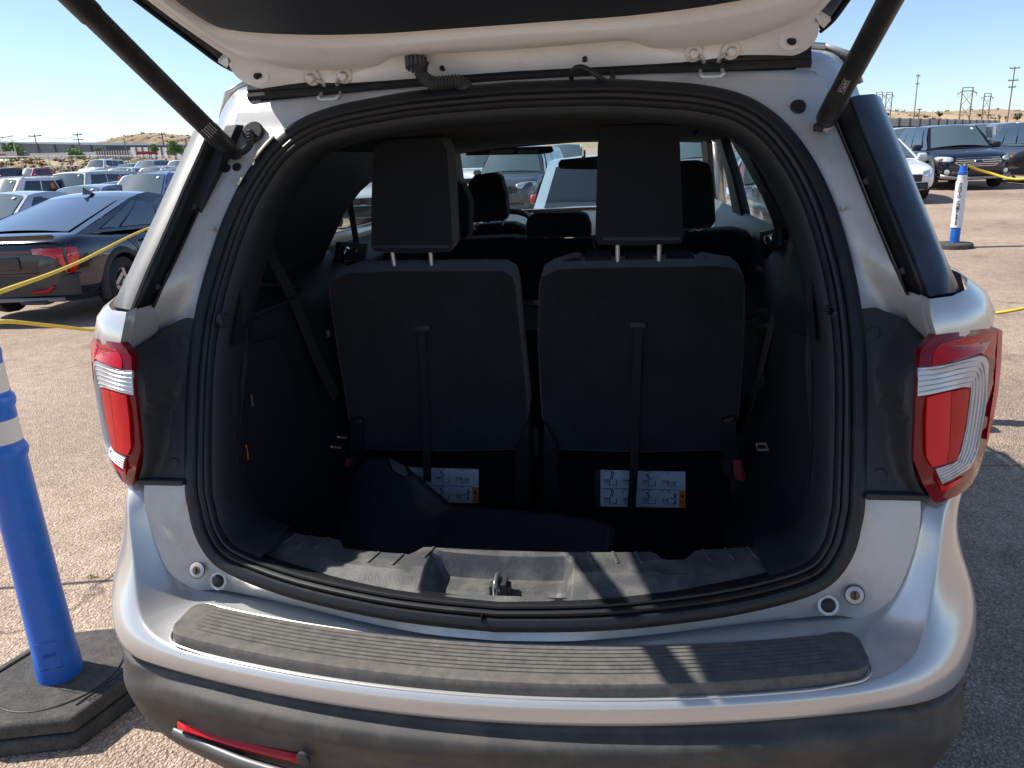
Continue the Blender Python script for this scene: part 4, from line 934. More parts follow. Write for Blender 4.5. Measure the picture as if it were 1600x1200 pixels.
# ------------------------------------------------------------------ third-row seats
def syp(z): return .70+.17*max(0, 1.27-z)
def on_seat(px, py, off=0.):
    y = .74
    for i in range(40): p = at_y(px, py, y); y = .5*y+.5*(syp(p.z)+off)
    return p
def label_mesh(parent, c, w, h, side):
    """instruction sticker: paper, ink drawings, orange corner, in one mesh; c = function (u,v)->3D"""
    b = MB(); pv = lambda u, v, o: c(u, v)+Vector((0, -o, 0))
    def rect(u0, v0, u1, v1, o, mi): b.add([pv(u0, v0, o), pv(u1, v0, o), pv(u1, v1, o), pv(u0, v1, o), pv(u0, v0, o-.0012), pv(u1, v0, o-.0012), pv(u1, v1, o-.0012), pv(u0, v1, o-.0012)], [[0, 1, 2, 3], [4, 7, 6, 5], [0, 4, 5, 1], [1, 5, 6, 2], [2, 6, 7, 3], [3, 7, 4, 0]], mi)
    def line(pts, t=.006, mi=1):
        for (a, b2), (c2, d) in zip(pts, pts[1:]):
            n = Vector((-(d-b2)*h/w, (c2-a)*w/h)); n = n/(math.hypot((c2-a)*w, (d-b2)*h)+1e-9); dx, dy = (d-b2)*h, (c2-a)*w; ln = math.hypot(dx, dy)+1e-9; ux, uy = -dx/ln*t*.5*h/w, dy/ln*t*.5
            b.add([pv(a+ux, b2+uy, .0022), pv(c2+ux, d+uy, .0022), pv(c2-ux, d-uy, .0022), pv(a-ux, b2-uy, .0022)], [[0, 1, 2, 3]], mi)
    rect(0, 0, .06, 1, .0010, 1); rect(.06, 0, 1, 1, .0010, 0); rect(.93, .0, 1.0, .48, .0018, 2)
    line([(.06, .51), (.93, .50)], .012)
    for r in (0, 1):
        for k in range(4):
            x = .10+k*.215; y = .10+.5*(1-r)
            line([(x, y+.14), (x+.065, y+.14)], .02); line([(x, y+.10), (x+.065, y+.10)], .012)
            line([(x+.06, y+.16), (x+.06, y), (x+.14, y), (x+.14, y+.14)], .014)
            th = {0: 1.2, 1: .6, 2: 2.3, 3: 0}[k]; cx, cy = x+.07, y+.16
            if k == 3 and r == 0: line([(cx+.0, y+.06), (cx+.06, y+.06), (cx+.06, y+.12), (cx, y+.12), (cx, y+.06)], .014)
            else:
                ex, ey = cx+math.cos(th)*.05, cy+math.sin(th)*.22
                line([(cx, cy), (ex, ey), (ex+.018, ey-.01), (cx+.02, cy)], .018)
            a = [(cx-.03+.05*math.cos(q), cy+.14+.10*math.sin(q)) for q in (2.8, 2.2, 1.6, 1.0, .5)]; line(a, .010)
            line([(a[-1][0], a[-1][1]), (a[-1][0]-.012, a[-1][1]+.04)], .02)
            cc = [(x+.022+.013*math.cos(q*.785), y+.045+.035*math.sin(q*.785)) for q in range(9)]; line(cc, .008)
    rect(.875, .28, .895, .36, .0019, 1); line([(.878, .36), (.878, .41), (.892, .41), (.892, .36)], .012); rect(.87, .10, .90, .16, .0019, 3); line([(.87, .2), (.88, .17), (.90, .25)], .014, 3)
    line([(.95, .30), (.965, .38), (.98, .30), (.95, .30)], .02); rect(.958, .30, .972, .345, .0024, 1); line([(.95, .12), (.95, .18), (.98, .18), (.98, .12), (.95, .12)], .014)
    return b.build('instruction_label', [M_LABEL, M_INK, M_ORANGE, M_GREEN], parent, flat=True)
def third_row_seat(side):
    if side < 0:
        back = [(512, 452), (520, 436), (545, 427), (600, 425), (700, 424), (785, 424), (800, 432), (806, 448), (816, 550), (826, 640), (822, 672), (806, 704), (700, 706), (570, 704), (556, 690), (545, 660), (528, 560)]
        head = [(582, 250), (585, 232), (594, 222), (612, 218), (680, 218), (692, 222), (698, 236), (703, 300), (707, 384), (703, 394), (640, 396), (584, 393), (580, 386), (580, 320)]
        posts = [((612, 388), (620, 432)), ((672, 386), (676, 431))]
        cush = [(522, 574, 0), (573, 618, 1), (624, 684, 1), (686, 741, 1), (739, 800, 0)]; ctop = 414
        slot = (658, 516); st = [(659, 517), (663, 600), (666, 680), (668, 752)]
        lab = (642, 748, 730, 784); base = (572, 812, 708, 800)
        br_in, br_out = [(806, 700), (826, 660), (830, 795), (800, 796), (803, 735)], [(546, 656), (566, 656), (566, 712), (546, 716)]
        loops = [((545, 722), (531, 740), M_REDCLOTH), ((556, 726), (551, 736), M_STRAP)]
    else:
        back = [(842, 446), (846, 432), (870, 422), (900, 420), (1000, 418), (1120, 416), (1148, 420), (1162, 432), (1165, 450), (1162, 560), (1155, 650), (1142, 704), (1000, 708), (872, 704), (858, 684), (846, 650), (840, 540)]
        head = [(934, 225), (938, 207), (948, 199), (965, 196), (1040, 195), (1054, 198), (1062, 212), (1065, 300), (1068, 368), (1064, 380), (1000, 384), (936, 382), (930, 374), (932, 300)]
        posts = [((965, 376), (965, 421)), ((1030, 376), (1029, 419))]
        cush = [(850, 911, 0), (910, 958, 1), (972, 1027, 1), (1036, 1092, 1), (1090, 1158, 0)]; ctop = 402
        slot = (997, 511); st = [(997, 512), (994, 600), (992, 680), (990, 740), (984, 832)]
        lab = (930, 1071, 734, 791); base = (872, 1140, 712, 803)
        br_in, br_out = [(850, 660), (872, 700), (872, 735), (880, 797), (848, 797)], [(1130, 656), (1150, 652), (1156, 740), (1128, 735)]
        loops = [((1151, 724), (1156, 745), M_REDCLOTH), ((1138, 724), (1138, 738), M_STRAP)]
    S = sv(fill_panel('third_row_seat', [on_seat(*p) for p in back], M_FABRIC, SUV, dirv=(0, .10, .02), bevel=.03)); S.modifiers[0].segments = 5
    def pan(nm, pts, m, off, th, bev): return fill_panel(nm, [on_seat(px, py, off) for px, py in pts], m, S, dirv=(0, th, .01), bevel=bev)
    H = pan('headrest', head, M_FABRIC2, .015, .10, .034); H.modifiers[0].segments = 5
    pan('headrest_seam', [(head[10][0]-58, head[10][1]-10), (head[10][0]+62, head[10][1]-10), (head[10][0]+62, head[10][1]-8.6), (head[10][0]-58, head[10][1]-8.6)], M_INT, .013, .004, 0)
    for a, c in posts: MB().tube([on_seat(a[0], a[1]+2, .05), on_seat(c[0], c[1]+6, .05)], .0062, 12).build('headrest_post', M_STEEL, S)
    for x0, x1, kind in cush:
        z0 = 440
        q = [(x0+2, z0), (x0+1, ctop+10), (x0+6 if kind or x0 > 600 else x0+26, ctop+(0 if kind else 2)), (x1-6 if kind or x1 < 780 else x1-26, ctop+(0 if kind else 2)), (x1-1, ctop+10), (x1-2, z0)]
        if not kind:
            if x0 < 600 or (side > 0 and x0 < 900): q = [(x0, z0), (x0-4, ctop+26), (x0+12, ctop+12), (x1-14, ctop+1), (x1-1, ctop+3), (x1-1, z0)]
            else: q = [(x0+1, z0), (x0+1, ctop+3), (x0+14, ctop+1), (x1-12, ctop+12), (x1+2, ctop+26), (x1, z0)]
        o = pan('cushion_bolster', q, M_MESHFAB if kind else M_FABRIC2, .06, .07, .010); o.modifiers[0].segments = 3
    pan('strap_slot', [(slot[0]-12, slot[1]), (slot[0]-9, slot[1]-2), (slot[0]+10, slot[1]-2), (slot[0]+13, slot[1]), (slot[0]+9, slot[1]+2.5), (slot[0]-9, slot[1]+2.5)], M_INT, -.003, .004, 0)
    strap('fold_strap', [on_seat(px, py, -.006-(.03 if py > 700 else 0)) for px, py in st], .024, (1, 0, 0), M_STRAP, S)
    x0, x1, y0, y1 = base
    pan('seat_base_panel', [(x0, y0), (x1, y0), (x1+4, y1), (x0+4, y1)], M_CARPET, .02, .06, .004)
    pan('hinge_cover', br_in, M_INT2, -.02, .07, .006); pan('hinge_cover', br_out, M_INT2, -.02, .07, .006)
    u0, u1, v0, v1 = lab; A = on_seat(u0, v1, .012); B = on_seat(u1, v1+2, .012); Cc = on_seat(u1, v0+3, .012); Dd = on_seat(u0, v0, .012)
    if side < 0: A = A+(A-B)*.31; Dd = Dd+(Dd-Cc)*.31
    label_mesh(S, lambda u, v: (A.lerp(B, u)).lerp(Dd.lerp(Cc, u), v), (B-A).length, (Dd-A).length, side)
    for (ax, ay), (bx, by), m in loops:
        p0 = on_seat(ax, ay, -.03); p1 = on_seat(bx, by, -.055)
        strap('pull_loop', [p0+Vector((0, 0, .01)), p0.lerp(p1, .5)+Vector((-.004, -.008, 0)), p1+Vector((0, -.004, -.008)), p1+Vector((.006, .010, .002)), p0.lerp(p1, .4)+Vector((.006, .012, 0)), p0+Vector((.004, .004, .01))], .020, (1, 0, -.15), m, S)
    return S
third_row_seat(-1); third_row_seat(1)
sv(box('latch_tab', on_seat(513, 521, .02), (.012, .01, .02), mat('grey_trim', (.06, .065, .07), .45), SUV, .002))
sv(box('floor_hinge', on_seat(838, 690, .04), (.016, .03, .09), M_INT2, SUV, .003))

# ------------------------------------------------------------------ second row, front seats, dash
def ypanel(nm, pts, y, th, m, bev, parent=None, segs=4):
    o = fill_panel(nm, [at_y(px, py, y) for px, py in pts], m, parent or SUV, dirv=(0, th, 0), bevel=bev)
    if bev: o.modifiers[0].segments = segs
    return sv(o) if parent is None else o
S2 = ypanel('second_row_seat', [(590, 420), (600, 395), (640, 378), (720, 374), (800, 370), (810, 372), (925, 372), (931, 400), (930, 470), (590, 470)], 1.62, .12, M_FABRIC, .03)
ypanel('headrest', [(640, 300), (655, 283), (700, 278), (722, 288), (733, 315), (733, 368), (725, 374), (640, 374)], 1.60, .11, M_FABRIC, .03, S2)
ypanel('headrest', [(821, 352), (824, 340), (834, 333), (905, 332), (917, 336), (923, 352), (923, 371), (824, 373)], 1.58, .10, M_FABRIC, .025, S2)
for px in (850, 888): MB().tube([at_y(px-6, 371.5, 1.575), at_y(px+8, 371, 1.575)], .003, 6).build('headrest_trim', M_CHROME, S2)
S2 = ypanel('second_row_seat', [(933, 470), (934, 380), (945, 364), (1060, 362), (1150, 357), (1170, 362), (1181, 378), (1183, 470)], 1.62, .12, M_FABRIC, .03)
ypanel('headrest', [(1030, 270), (1045, 252), (1090, 250), (1108, 255), (1115, 275), (1119, 345), (1112, 356), (1035, 360)], 1.60, .11, M_FABRIC, .03, S2)
MB().tube([at_y(1076, 362, 1.59), at_y(1086, 358, 1.59), at_y(1090, 360, 1.59), at_y(1098, 358, 1.59)], .003, 6).build('headrest_trim', M_CHROME, S2)
F1 = ypanel('front_seat', [(728, 470), (728, 362), (735, 352), (800, 348), (822, 356), (824, 470)], 2.42, .14, M_FABRIC, .04)
ypanel('headrest', [(727, 310), (732, 285), (742, 273), (772, 270), (782, 275), (790, 305), (793, 335), (788, 345), (740, 348), (730, 345)], 2.40, .11, M_FABRIC, .03, F1)
for px in (746, 786): MB().tube([at_y(px, 345, 2.43), at_y(px, 353, 2.43)], .006, 8).build('headrest_post', M_STEEL, F1)
F2 = ypanel('front_seat', [(985, 460), (985, 345), (1000, 335), (1080, 332), (1090, 345), (1095, 460)], 2.42, .14, M_FABRIC, .04)
ypanel('headrest', [(1000, 290), (1008, 265), (1020, 258), (1050, 257), (1062, 265), (1066, 320), (1002, 325)], 2.40, .11, M_FABRIC, .03, F2)
DASH = SMB().loft([[Vector((x, 2.95, .8)), Vector((x, 2.93, 1.12)), Vector((x, 2.97, 1.175+.02*math.cos(x*3))), Vector((x, 3.10, 1.215)), Vector((x, 3.78-.12*(x/.8)**2, 1.225))] for x in (-.78, -.5, -.3, -.1, 0, .2, .4, .6, .78)]).build('dashboard', mat('dash_vinyl', (.05, .055, .06), .5, bump=(500, .3)), smoothang=60)
MB().box((.02, 2.93, 1.10), (.2, .02, .09)).build('centre_screen', M_GLOSSBLK, DASH, bevel=.005)
MB().tube([(-.06, 2.925, 1.15), (.12, 2.925, 1.15)], .004, 6).build('dash_strip', M_CHROME, DASH)
cw = Vector((-.37, 2.78, 1.13)); ax = Vector((0, -.85, .5)).normalized(); u_ = Vector((1, 0, 0)); v_ = ax.cross(u_)
SW = sv(tube('steering_wheel', [cw+u_*(.19*math.cos(a))+v_*(.19*math.sin(a)) for a in [k*2*math.pi/28 for k in range(28)]], .016, M_INT, SUV, 10, True))
MB().lathe([(0, .06), (.03, .055), (.035, 0)], cw, ax, 16).build('wheel_hub', M_INT, SW)
for a in (0, math.pi, -math.pi/2): MB().tube([cw, cw+u_*(.18*math.cos(a))+v_*(.18*math.sin(a))], .014, 8).build('wheel_spoke', M_INT, SW)
MR = ypanel('rear_view_mirror', [(872, 254), (876, 249), (935, 244), (940, 246), (940, 263), (932, 265), (876, 264), (872, 260)], 2.85, .03, M_INT, .006)
MB().tube([at_y(912, 246, 2.87), at_y(912, 236, 2.9)], .01, 8).build('mirror_stem', M_INT, MR)
VS = ypanel('sun_visor', [(727, 243), (730, 233), (862, 228), (865, 236), (860, 239), (845, 241)], 2.8, .02, M_INT, .004)
for a, b_ in ((764, 803), (808, 842)): ypanel('visor_label', [(a, 240.5), (a+1, 235), (b_, 233), (b_-.5, 239)], 2.795, .002, mat('visor_sticker', (.2, .2, .2), .6), 0, VS)

# ------------------------------------------------------------------ cargo mat (lies loose in the well)
top = [(546, 770, .62), (552, 728, .64), (574, 712, .64), (606, 716, .63), (634, 727, .62), (644, 737, .61), (656, 747, .60), (680, 767, .59), (704, 789, .58), (716, 790, .575), (760, 793, .57), (850, 801, .56), (905, 807, .54), (962, 818, .50)]
t3 = [at_y(*q) for q in top]; n_ = len(t3); rows = [t3]
for f, yf in ((.12, .025), (.30, .08), (.52, .19), (.76, .32), (1.0, .44)):
    r = []
    for i, p in enumerate(t3):
        zf = .541; fall = f**.92
        z = p.z+(zf-p.z)*fall
        if i in (3, 4): z += .035*math.sin(math.pi*f)
        if i in (6, 7): z -= .030*math.sin(math.pi*f)
        if i in (9, 10): z += .022*math.sin(math.pi*f)
        z += .007*math.sin(i*2.1+f*8)*math.sin(math.pi*min(1, f*1.1))
        r.append(Vector((p.x+.02*math.sin(i*1.3)*f, max(.16, p.y-yf), max(zf, z))))
    rows.append(r)
mt = MB().loft([[Vector(p) for p in r] for r in rows]).build('cargo_mat', M_VINYL, None, smoothang=40, subd=1, solid=.004)
fl = [at_y(606, 714, .628), at_y(634, 726, .615), at_y(642, 740, .60), at_y(634, 746, .59), at_y(616, 738, .60)]
fo = MB().prism(fl, (0, -.012, .006)).build('folded_corner', M_VINYL, mt, bevel=.004)
tag(mt, 'crumpled black vinyl cargo mat pulled up against the left seat', 'mat')

# ------------------------------------------------------------------ liftgate
GA = R(21); GO = Vector((0, .452, 1.752)); GD = Vector((0, -math.cos(GA), math.sin(GA))); GN = Vector((0, -math.sin(GA), -math.cos(GA)))   # along, inner normal (down)
def gp(x, s_, h=0): return Vector((x, 0, 0))+GO+GD*s_+GN*h
def on_gate(px, py, h=0):
    v = ray(px, py); o = GO+GN*h; t = (o-CAM).dot(GN)/v.dot(GN); p = CAM+v*t; q = p-o; return q.x, q.dot(GD)
CE = [(0, -.042), (.12, -.040), (.24, -.038), (.33, -.036), (.42, -.036), (.53, -.043), (.585, -.026), (.604, .02), (.600, .075), (.588, .10), (.604, .17), (.630, .32), (.650, .60), (.62, .90), (.3, .95), (0, .96)]
CT_ = [(0, .062), (.12, .065), (.22, .069), (.252, .058), (.285, .032), (.32, .023), (.40, .024), (.47, .036), (.54, .085), (.566, .12), (.588, .19), (.615, .33), (.632, .60), (.60, .87), (.3, .92), (0, .93)]
CG = [(0, .124), (.12, .121), (.22, .119), (.28, .119), (.33, .121), (.375, .126), (.44, .140), (.495, .158), (.545, .182), (.572, .212), (.590, .27), (.604, .36), (.612, .60), (.57, .84), (.3, .89), (0, .90)]
CK = [(0, .150), (.12, .150), (.22, .150), (.28, .153), (.33, .157), (.38, .163), (.425, .171), (.470, .180), (.525, .196), (.560, .218), (.580, .275), (.592, .36), (.600, .60), (.55, .82), (.3, .87), (0, .88)]
def gcurve(c, h, n=3):
    half = spline([(p[0], p[1], h+(p[2] if len(p) > 2 else 0)) for p in c], n); return [gp(-p.x, p.y, p.z) for p in half[::-1]]+[gp(p.x, p.y, p.z) for p in half[1:]]
def lerp_curve(a, b, t): return [tuple(u+(v-u)*t for u, v in zip(p, q)) for p, q in zip(a, b)]
def with_h(c, hs): return [(p[0], p[1], k) for p, k in zip(c, hs)]
NEAR = [1, 1, 1, 1, 1, 1, 1, .9, .5, .15, 0, 0, 0, 0, 0, 0]
CE3 = [(p[0], p[1]+.022*k, .012*k) for p, k in zip(CE, NEAR)]
CT3 = [(p[0], p[1]-.010*k, -.018*k-.004*(1-k)) for p, k in zip(CT_, NEAR)]
CT4 = [(p[0], p[1], 0) for p in CT_]; CG3 = with_h(CG, [0]*16); CK3 = with_h(CK, [-.014]*16)
G = SMB().loft([gcurve(CE3, -.055), gcurve(CE3, -.003), gcurve(CE3, .0), gcurve(lerp_curve(CE3, CT3, .3), .001), gcurve(lerp_curve(CE3, CT3, .75), .001), gcurve(CT3, 0), gcurve(lerp_curve(CT3, CT4, .5), .001), gcurve(CT4, -.002), gcurve(lerp_curve(CT4, CG3, .10), .003), gcurve(lerp_curve(CT4, CG3, .5), .004), gcurve(lerp_curve(CT4, CG3, .92), .003), gcurve(CG3, .0005), gcurve(lerp_curve(CG3, CK3, .5), -.002), gcurve(CK3, 0), gcurve(lerp_curve(CG3, CK3, 1.25), -.012)]).build('liftgate', M_GATE, smoothang=50)
NF = (GD*.73+GN*.68).normalized(); NC = (GD*.38+GN*.92).normalized()
CI = [(x*.86, .16+(s_-.15)*.86+.04) for x, s_ in CK]; CI2 = [(x*.5, .5+(s_-.5)*.5) for x, s_ in CK]
MB().loft([gcurve(lerp_curve(CK, CI, -.02), -.018), gcurve(CK, -.010), gcurve(lerp_curve(CK, CI, .10), .000), gcurve(lerp_curve(CK, CI, .3), .001), gcurve(CI, .005), gcurve(CI2, .015), gcurve([(x*.05, .5) for x, s_ in CK], .015)]).build('gate_trim_panel', mat('gate_trim_plastic', (.018, .024, .034), .5, spec=.4, bump=(300, .5)), G, smoothang=50)
# outer skin and glass of the gate
CO = [(0, -.05), (.12, -.05), (.24, -.05), (.33, -.05), (.42, -.05), (.53, -.05), (.60, -.03), (.622, .03), (.632, .08), (.636, .12), (.644, .18), (.662, .33), (.690, .60), (.67, .93), (.3, 1.0), (0, 1.01)]
MB().loft([gcurve(CO, -.05), gcurve([(x*1.0, s_) for x, s_ in CO], -.085), gcurve(lerp_curve(CO, CI2, .5), -.13), gcurve([(x*.02, .5) for x, s_ in CO], -.14)]).build('gate_outer_skin', M_SILVER, G, smoothang=60)
for s in (-1, 1):
    inn = [(.604, .055), (.596, .095), (.604, .17), (.630, .32), (.650, .60), (.62, .90)]; out = [(.618, .050), (.632, .09), (.642, .17), (.661, .325), (.688, .60), (.66, .92)]
    MB().loft([[gp(s*a.x, a.y, -.012), gp(s*(a.x*.5+b.x*.5), (a.y+b.y)/2, -.004), gp(s*(a.x*.15+b.x*.85), b.y, -.006), gp(s*b.x, b.y, -.014), gp(s*b.x, b.y, -.05)] for a, b in zip(spline([(x, y, 0) for x, y in inn], 4), spline([(x, y, 0) for x, y in out], 4))]).build('gate_side_trim', M_GLOSSBLK if s > 0 else M_RUB, G, smoothang=50)
    MB().tube([gp(s*(p.x-.006), p.y, -.002) for p in spline([(x, y, 0) for x, y in out], 4)], .004, 6).build('gate_edge_seal', M_RUB, G)
    # triangular corner gusset
    MB().prism([gp(s*.600, .088, .004), gp(s*.588, .112, .004), gp(s*.618, .098, .004), gp(s*.612, .072, .004)], GN*-.02).build('gusset', M_GATE, G)
    # corner socket with rubber stop
    c = gp(s*.563, .032, -.001)
    MB().lathe([(0, .026), (.005, .024), (.005, .013), (-.008, .011)], c-NC*.002, NC, 24, caps=False).build('stop_seat', M_GATE, G, smoothang=40)
    MB().lathe([(0, .0105), (.008, .0105), (.010, .007), (.016, .0065), (.018, .003)], c-NC*.004, NC, 16).build('stop_rubber', M_RUB, G)
    # hinge: two bolted feet, fork and wire loop down to the body
    for bx in (.450, .375):
        c = gp(s*bx, .002, -.001); MB().lathe([(0, .019), (.004, .018), (.005, .012)], c, NF, 20).build('hinge_washer', M_STEEL, G)
        MB().lathe([(0, .010), (.014, .010), (.0155, .007)], c+NF*.004, NF, 6).build('hinge_bolt', M_STEEL, G, smoothang=20)
    hx = s*.412
    body_pt = Vector((hx, .448, 1.706))
    MB().tube(spline([gp(s*.440, .004, .008), gp(s*.428, -.008, .010), gp(s*.427, -.022, .018), gp(s*.424, -.034, .026), gp(s*.400, -.034, .026), gp(s*.397, -.022, .018), gp(s*.396, -.008, .010), gp(s*.385, .004, .008)], 5), .0042, 8).build('hinge_fork', M_STEEL, G)
    MB().tube([gp(s*.432, -.022, .020), gp(s*.392, -.022, .020)], .0045, 8).build('hinge_pin', M_STEEL, G)
    lp = [gp(s*.433, -.022, .020), Vector((s*.436, .436, 1.705)), Vector((s*.388, .436, 1.705)), gp(s*.391, -.022, .020)]
    MB().tube(spline([lp[0], lp[0].lerp(lp[1], .7), lp[1]+Vector((-s*.002, 0, .004)), lp[1]+Vector((-s*.008, 0, -.001)), lp[2]+Vector((s*.008, 0, -.001)), lp[2]+Vector((s*.002, 0, .004)), lp[3].lerp(lp[2], .7), lp[3]], 5), .0042, 8).build('hinge_loop', M_STEEL, G)
    MB().box(Vector((hx, .447, 1.705)), (.03, .02, .008)).build('hinge_foot', M_STEEL, G, bevel=.002)
    # stay
    a = Vector((s*.622, .372, 1.600)); b_ = Vector((s*.657, -.33, 2.012)); d = (b_-a).normalized()
    st = SMB(); st.lathe([(0, .011), (.012, .0125), (.018, .0125), (.024, .018), (.034, .0205), (.10, .0205), (.102, .0195), (.44, .0195), (.445, .0215), (.75, .0215), (.80, .012)], a-d*.012, d, 28); ST = st.build('gate_strut', mat('strut_black', (.018, .019, .021), .42, spec=.45, dust=((.09, .075, .06), 30, .5, 1.0)), smoothang=35)
    MB().lathe([(-.012, .010), (.012, .010)], a-d*.006, Vector((s*.3, -.8, .2)), 14).build('ball_socket', M_RUB, ST)
    MB().box(a-d*.004+Vector((-s*.012, -.012, -.004)), (.016, .016, .016)).build('socket_clip', M_RUB, ST, bevel=.003)
    # printed marking on the tube
    n = (CAM-(a+d*.12)); n = (n-d*n.dot(d)).normalized(); w = d.cross(n)
    if s < 0:
        for k in range(5):
            off = (k-2)*.0052; nn = (n*math.sqrt(.0199**2-off**2)+w*off)
            for (u0, u1) in ((.055, .125),) if k != 2 else ((.055, .09), (.094, .125)):
                for j in range(int((u1-u0)/.0075)):
                    q = a+d*(u0+j*.0075)+nn; MB().add([q-w*.0009, q+d*.0055-w*.0009, q+d*.0055+w*.0009, q+w*.0009], [[0, 1, 2, 3]]).build('print_mark', M_WHITEINK, ST)
    else:
        mw = Matrix.Identity(4); q = a+d*.145+n*.0206
        ex, ey = -d, -w
        for i in range(3): mw[i][0] = ex[i]; mw[i][1] = (n.cross(ex))[i]; mw[i][2] = n[i]; mw[i][3] = q[i]
        text_mesh('print_mark', 'SAMCo', .011, M_WHITEINK, ST, mw, .0001)
        for e in (-.0055, .0055): q2 = q+w*e; MB().add([q2-d*.02-w*.0003, q2+d*.02-w*.0003, q2+d*.02+w*.0003, q2-d*.02+w*.0003], [[0, 1, 2, 3]]).build('print_mark', M_WHITEINK, ST)
# corrugated wiring boot between gate and roof, washer hose
pts = spline([at_y(*q) for q in ((661, 94, .405), (657, 106, .398), (660, 119, .392), (675, 129, .388), (695, 128, .390), (713, 127, .395), (725, 133, .408), (733, 143, .43))], 8)
WB = MB().tube(pts, [.0145 if k % 2 else .0105 for k in range(len(pts))], 14).build('wiring_boot', mat('boot_rubber', (.045, .045, .046), .6), G)
cp = MB()
for k in range(14):
    a = k*2*math.pi/14; u1 = Vector((1, 0, 0)); v1 = GN.cross(u1); cp.box(gp(-.198, .052, .010)+(u1*math.cos(a)+v1*math.sin(a))*.0205, (.005, .005, .022))
cp.lathe([(-.004, .019), (.010, .019), (.014, .014)], gp(-.198, .052, .004), GN, 20); cp.build('boot_collar', mat('boot_rubber', (.045, .045, .046), .6), G)
pts = spline([at_y(*q) for q in ((893, 131, .43), (893, 114, .41), (902, 105, .40), (916, 107, .395), (934, 119, .395), (950, 128, .41), (957, 122, .425), (956, 113, .435))], 6)
MB().tube(pts, .0052, 10).build('washer_hose', M_RUB, G)
for px, x in ((0, -.152), (1, .153)):
    MB().lathe([(0, .009), (.005, .009), (.006, .005), (.012, .005)], gp(x, .006, -.004), NF, 14).build('gate_clip', M_RUB, G)
# seam of the lower flange

# ================================================================== OTHER VEHICLES
M_TYRE = mat('tyre', (.02, .02, .02), .8)
M_ALLOY = mat('alloy', (.45, .45, .46), .35, .9)
M_CGLASS = mat('car_glass', (.010, .016, .02), .04, spec=.7, coat=.6)
M_WSCR = mat('car_windscreen', (.075, .11, .115), .05, spec=.9, coat=.8)  # base colour lightened to stand for sky reflection and sunlit cabin
M_LAMP = mat('headlamp', (.62, .66, .68), .12, .4, 1.)
M_TAIL = mat('car_tail_red', (.50, .012, .012), .15, coat=1.)
M_CLAD = mat('cladding', (.022, .023, .025), .6, noise=(30, .3))
M_STICK = mat('orange_sticker', (.75, .18, .05), .6)
M_STICKW = mat('white_sticker', (.7, .72, .72), .6)
M_PLATE = mat('plate_dark', (.03, .03, .035), .4)
def paint(nm, c, metal=.35): return mat('paint_'+nm, c, .22, metal, 1., noise=(4, .04))
KIND = {  # L, W, H, belt, hood, cowl, wtop, rroof, rbase, deck, tyre radius, axle front, axle rear
 'suv': (4.6, 1.86, 1.68, 1.06, 1.00, 1.02, .30, -1.72, -2.12, 1.10, .36, 1.42, -1.32),
 'boxy': (4.8, 1.90, 1.76, 1.12, 1.08, 1.0, .55, -2.05, -2.28, 1.14, .38, 1.46, -1.42),
 'sedan': (4.75, 1.84, 1.44, .94, .86, 1.05, .20, -.95, -1.70, 1.00, .33, 1.42, -1.38),
 'fastback': (4.72, 1.85, 1.44, .95, .88, 1.05, .25, -.55, -1.98, 1.05, .345, 1.42, -1.36),
 'hatch': (4.1, 1.76, 1.52, .96, .90, .98, .35, -1.45, -1.85, 1.02, .32, 1.28, -1.28)}
MESHC = {}
def car_body_mesh(kind):
    if kind in MESHC: return MESHC[kind]
    L, W, H, belt, hood, cowl, wtop, rroof, rbase, deck, tr, af, ar = KIND[kind]; h = L/2; w = W/2
    st = [(-h, .62, .46, deck-.30), (-h+.05, .80, .34, deck-.12), (-h+.16, .90, .26, deck-.04), (-h+.4, .965, .22, deck), (rbase+.15, .985, .21, deck-.01), (-1.2, 1.0, .20, belt+.02), (0, 1.0, .20, belt), (cowl, 1.0, .20, belt), (cowl+.35, .985, .21, hood+.02), (h-.55, .95, .22, hood-.03), (h-.25, .885, .23, hood-.10), (h-.08, .79, .26, hood-.20), (h, .64, .36, hood-.32)]
    secs = []
    for y, f, zb, zt in st:
        a = w*f; hs = [(0, zb), (.72*a, zb), (.93*a, zb+.05), (.995*a, zb+.20), (a, zb+(zt-zb)*.55), (.985*a, zt-.14*(zt-zb)/.8-.02), (.93*a, zt-.035), (.78*a, zt), (.4*a, zt+.012), (0, zt+.016)]
        ring_ = [Vector((x, y, z)) for x, z in hs]+[Vector((-x, y, z)) for x, z in hs[-2:0:-1]]; secs.append(ring_)
    b = MB().loft(secs, True, True); o = b.build('tmp', M_CLAD, None, smoothang=60); o.modifiers.new('s', 'SUBSURF').levels = 2; evaluated(o)
    cuts = MB()
    for ya in (af, ar):
        for s in (-1, 1): cuts.lathe([(0, tr+.055), (.36, tr+.055)], (s*(w-.34), ya, tr), (s, 0, 0), 28)
    c = cuts.build('cut', M_CLAD, None); k = o.modifiers.new('b', 'BOOLEAN'); k.operation = 'DIFFERENCE'; k.object = c; k.solver = 'EXACT'; evaluated(o); D.objects.remove(c)
    me = o.data; D.objects.remove(o); shade(me, 45); MESHC[kind] = me; return me
def patch(q, u0, u1, v0, v1, off, bulge=0, n=6):
    """points of a sub-rectangle of quad q=(A,B,C,D) (A-B bottom edge, D-C top edge) lifted along the normal"""
    A, B, C, Dd = q; nn = (Dd-A).cross(B-A).normalized(); out = []
    for j in range(4):
        v = v0+(v1-v0)*j/3; row = []
        for i in range(n+1):
            u = u0+(u1-u0)*i/n; p = (A.lerp(B, u)).lerp(Dd.lerp(C, u), v)+nn*(off+bulge*math.sin(math.pi*u)); row.append(p)
        out.append(row)
    return out
def recolour(me, m):
    k = (me.name, m.name)
    if k not in MESHC: c = me.copy(); c.materials.clear(); c.materials.append(m); MESHC[k] = c
    return MESHC[k]
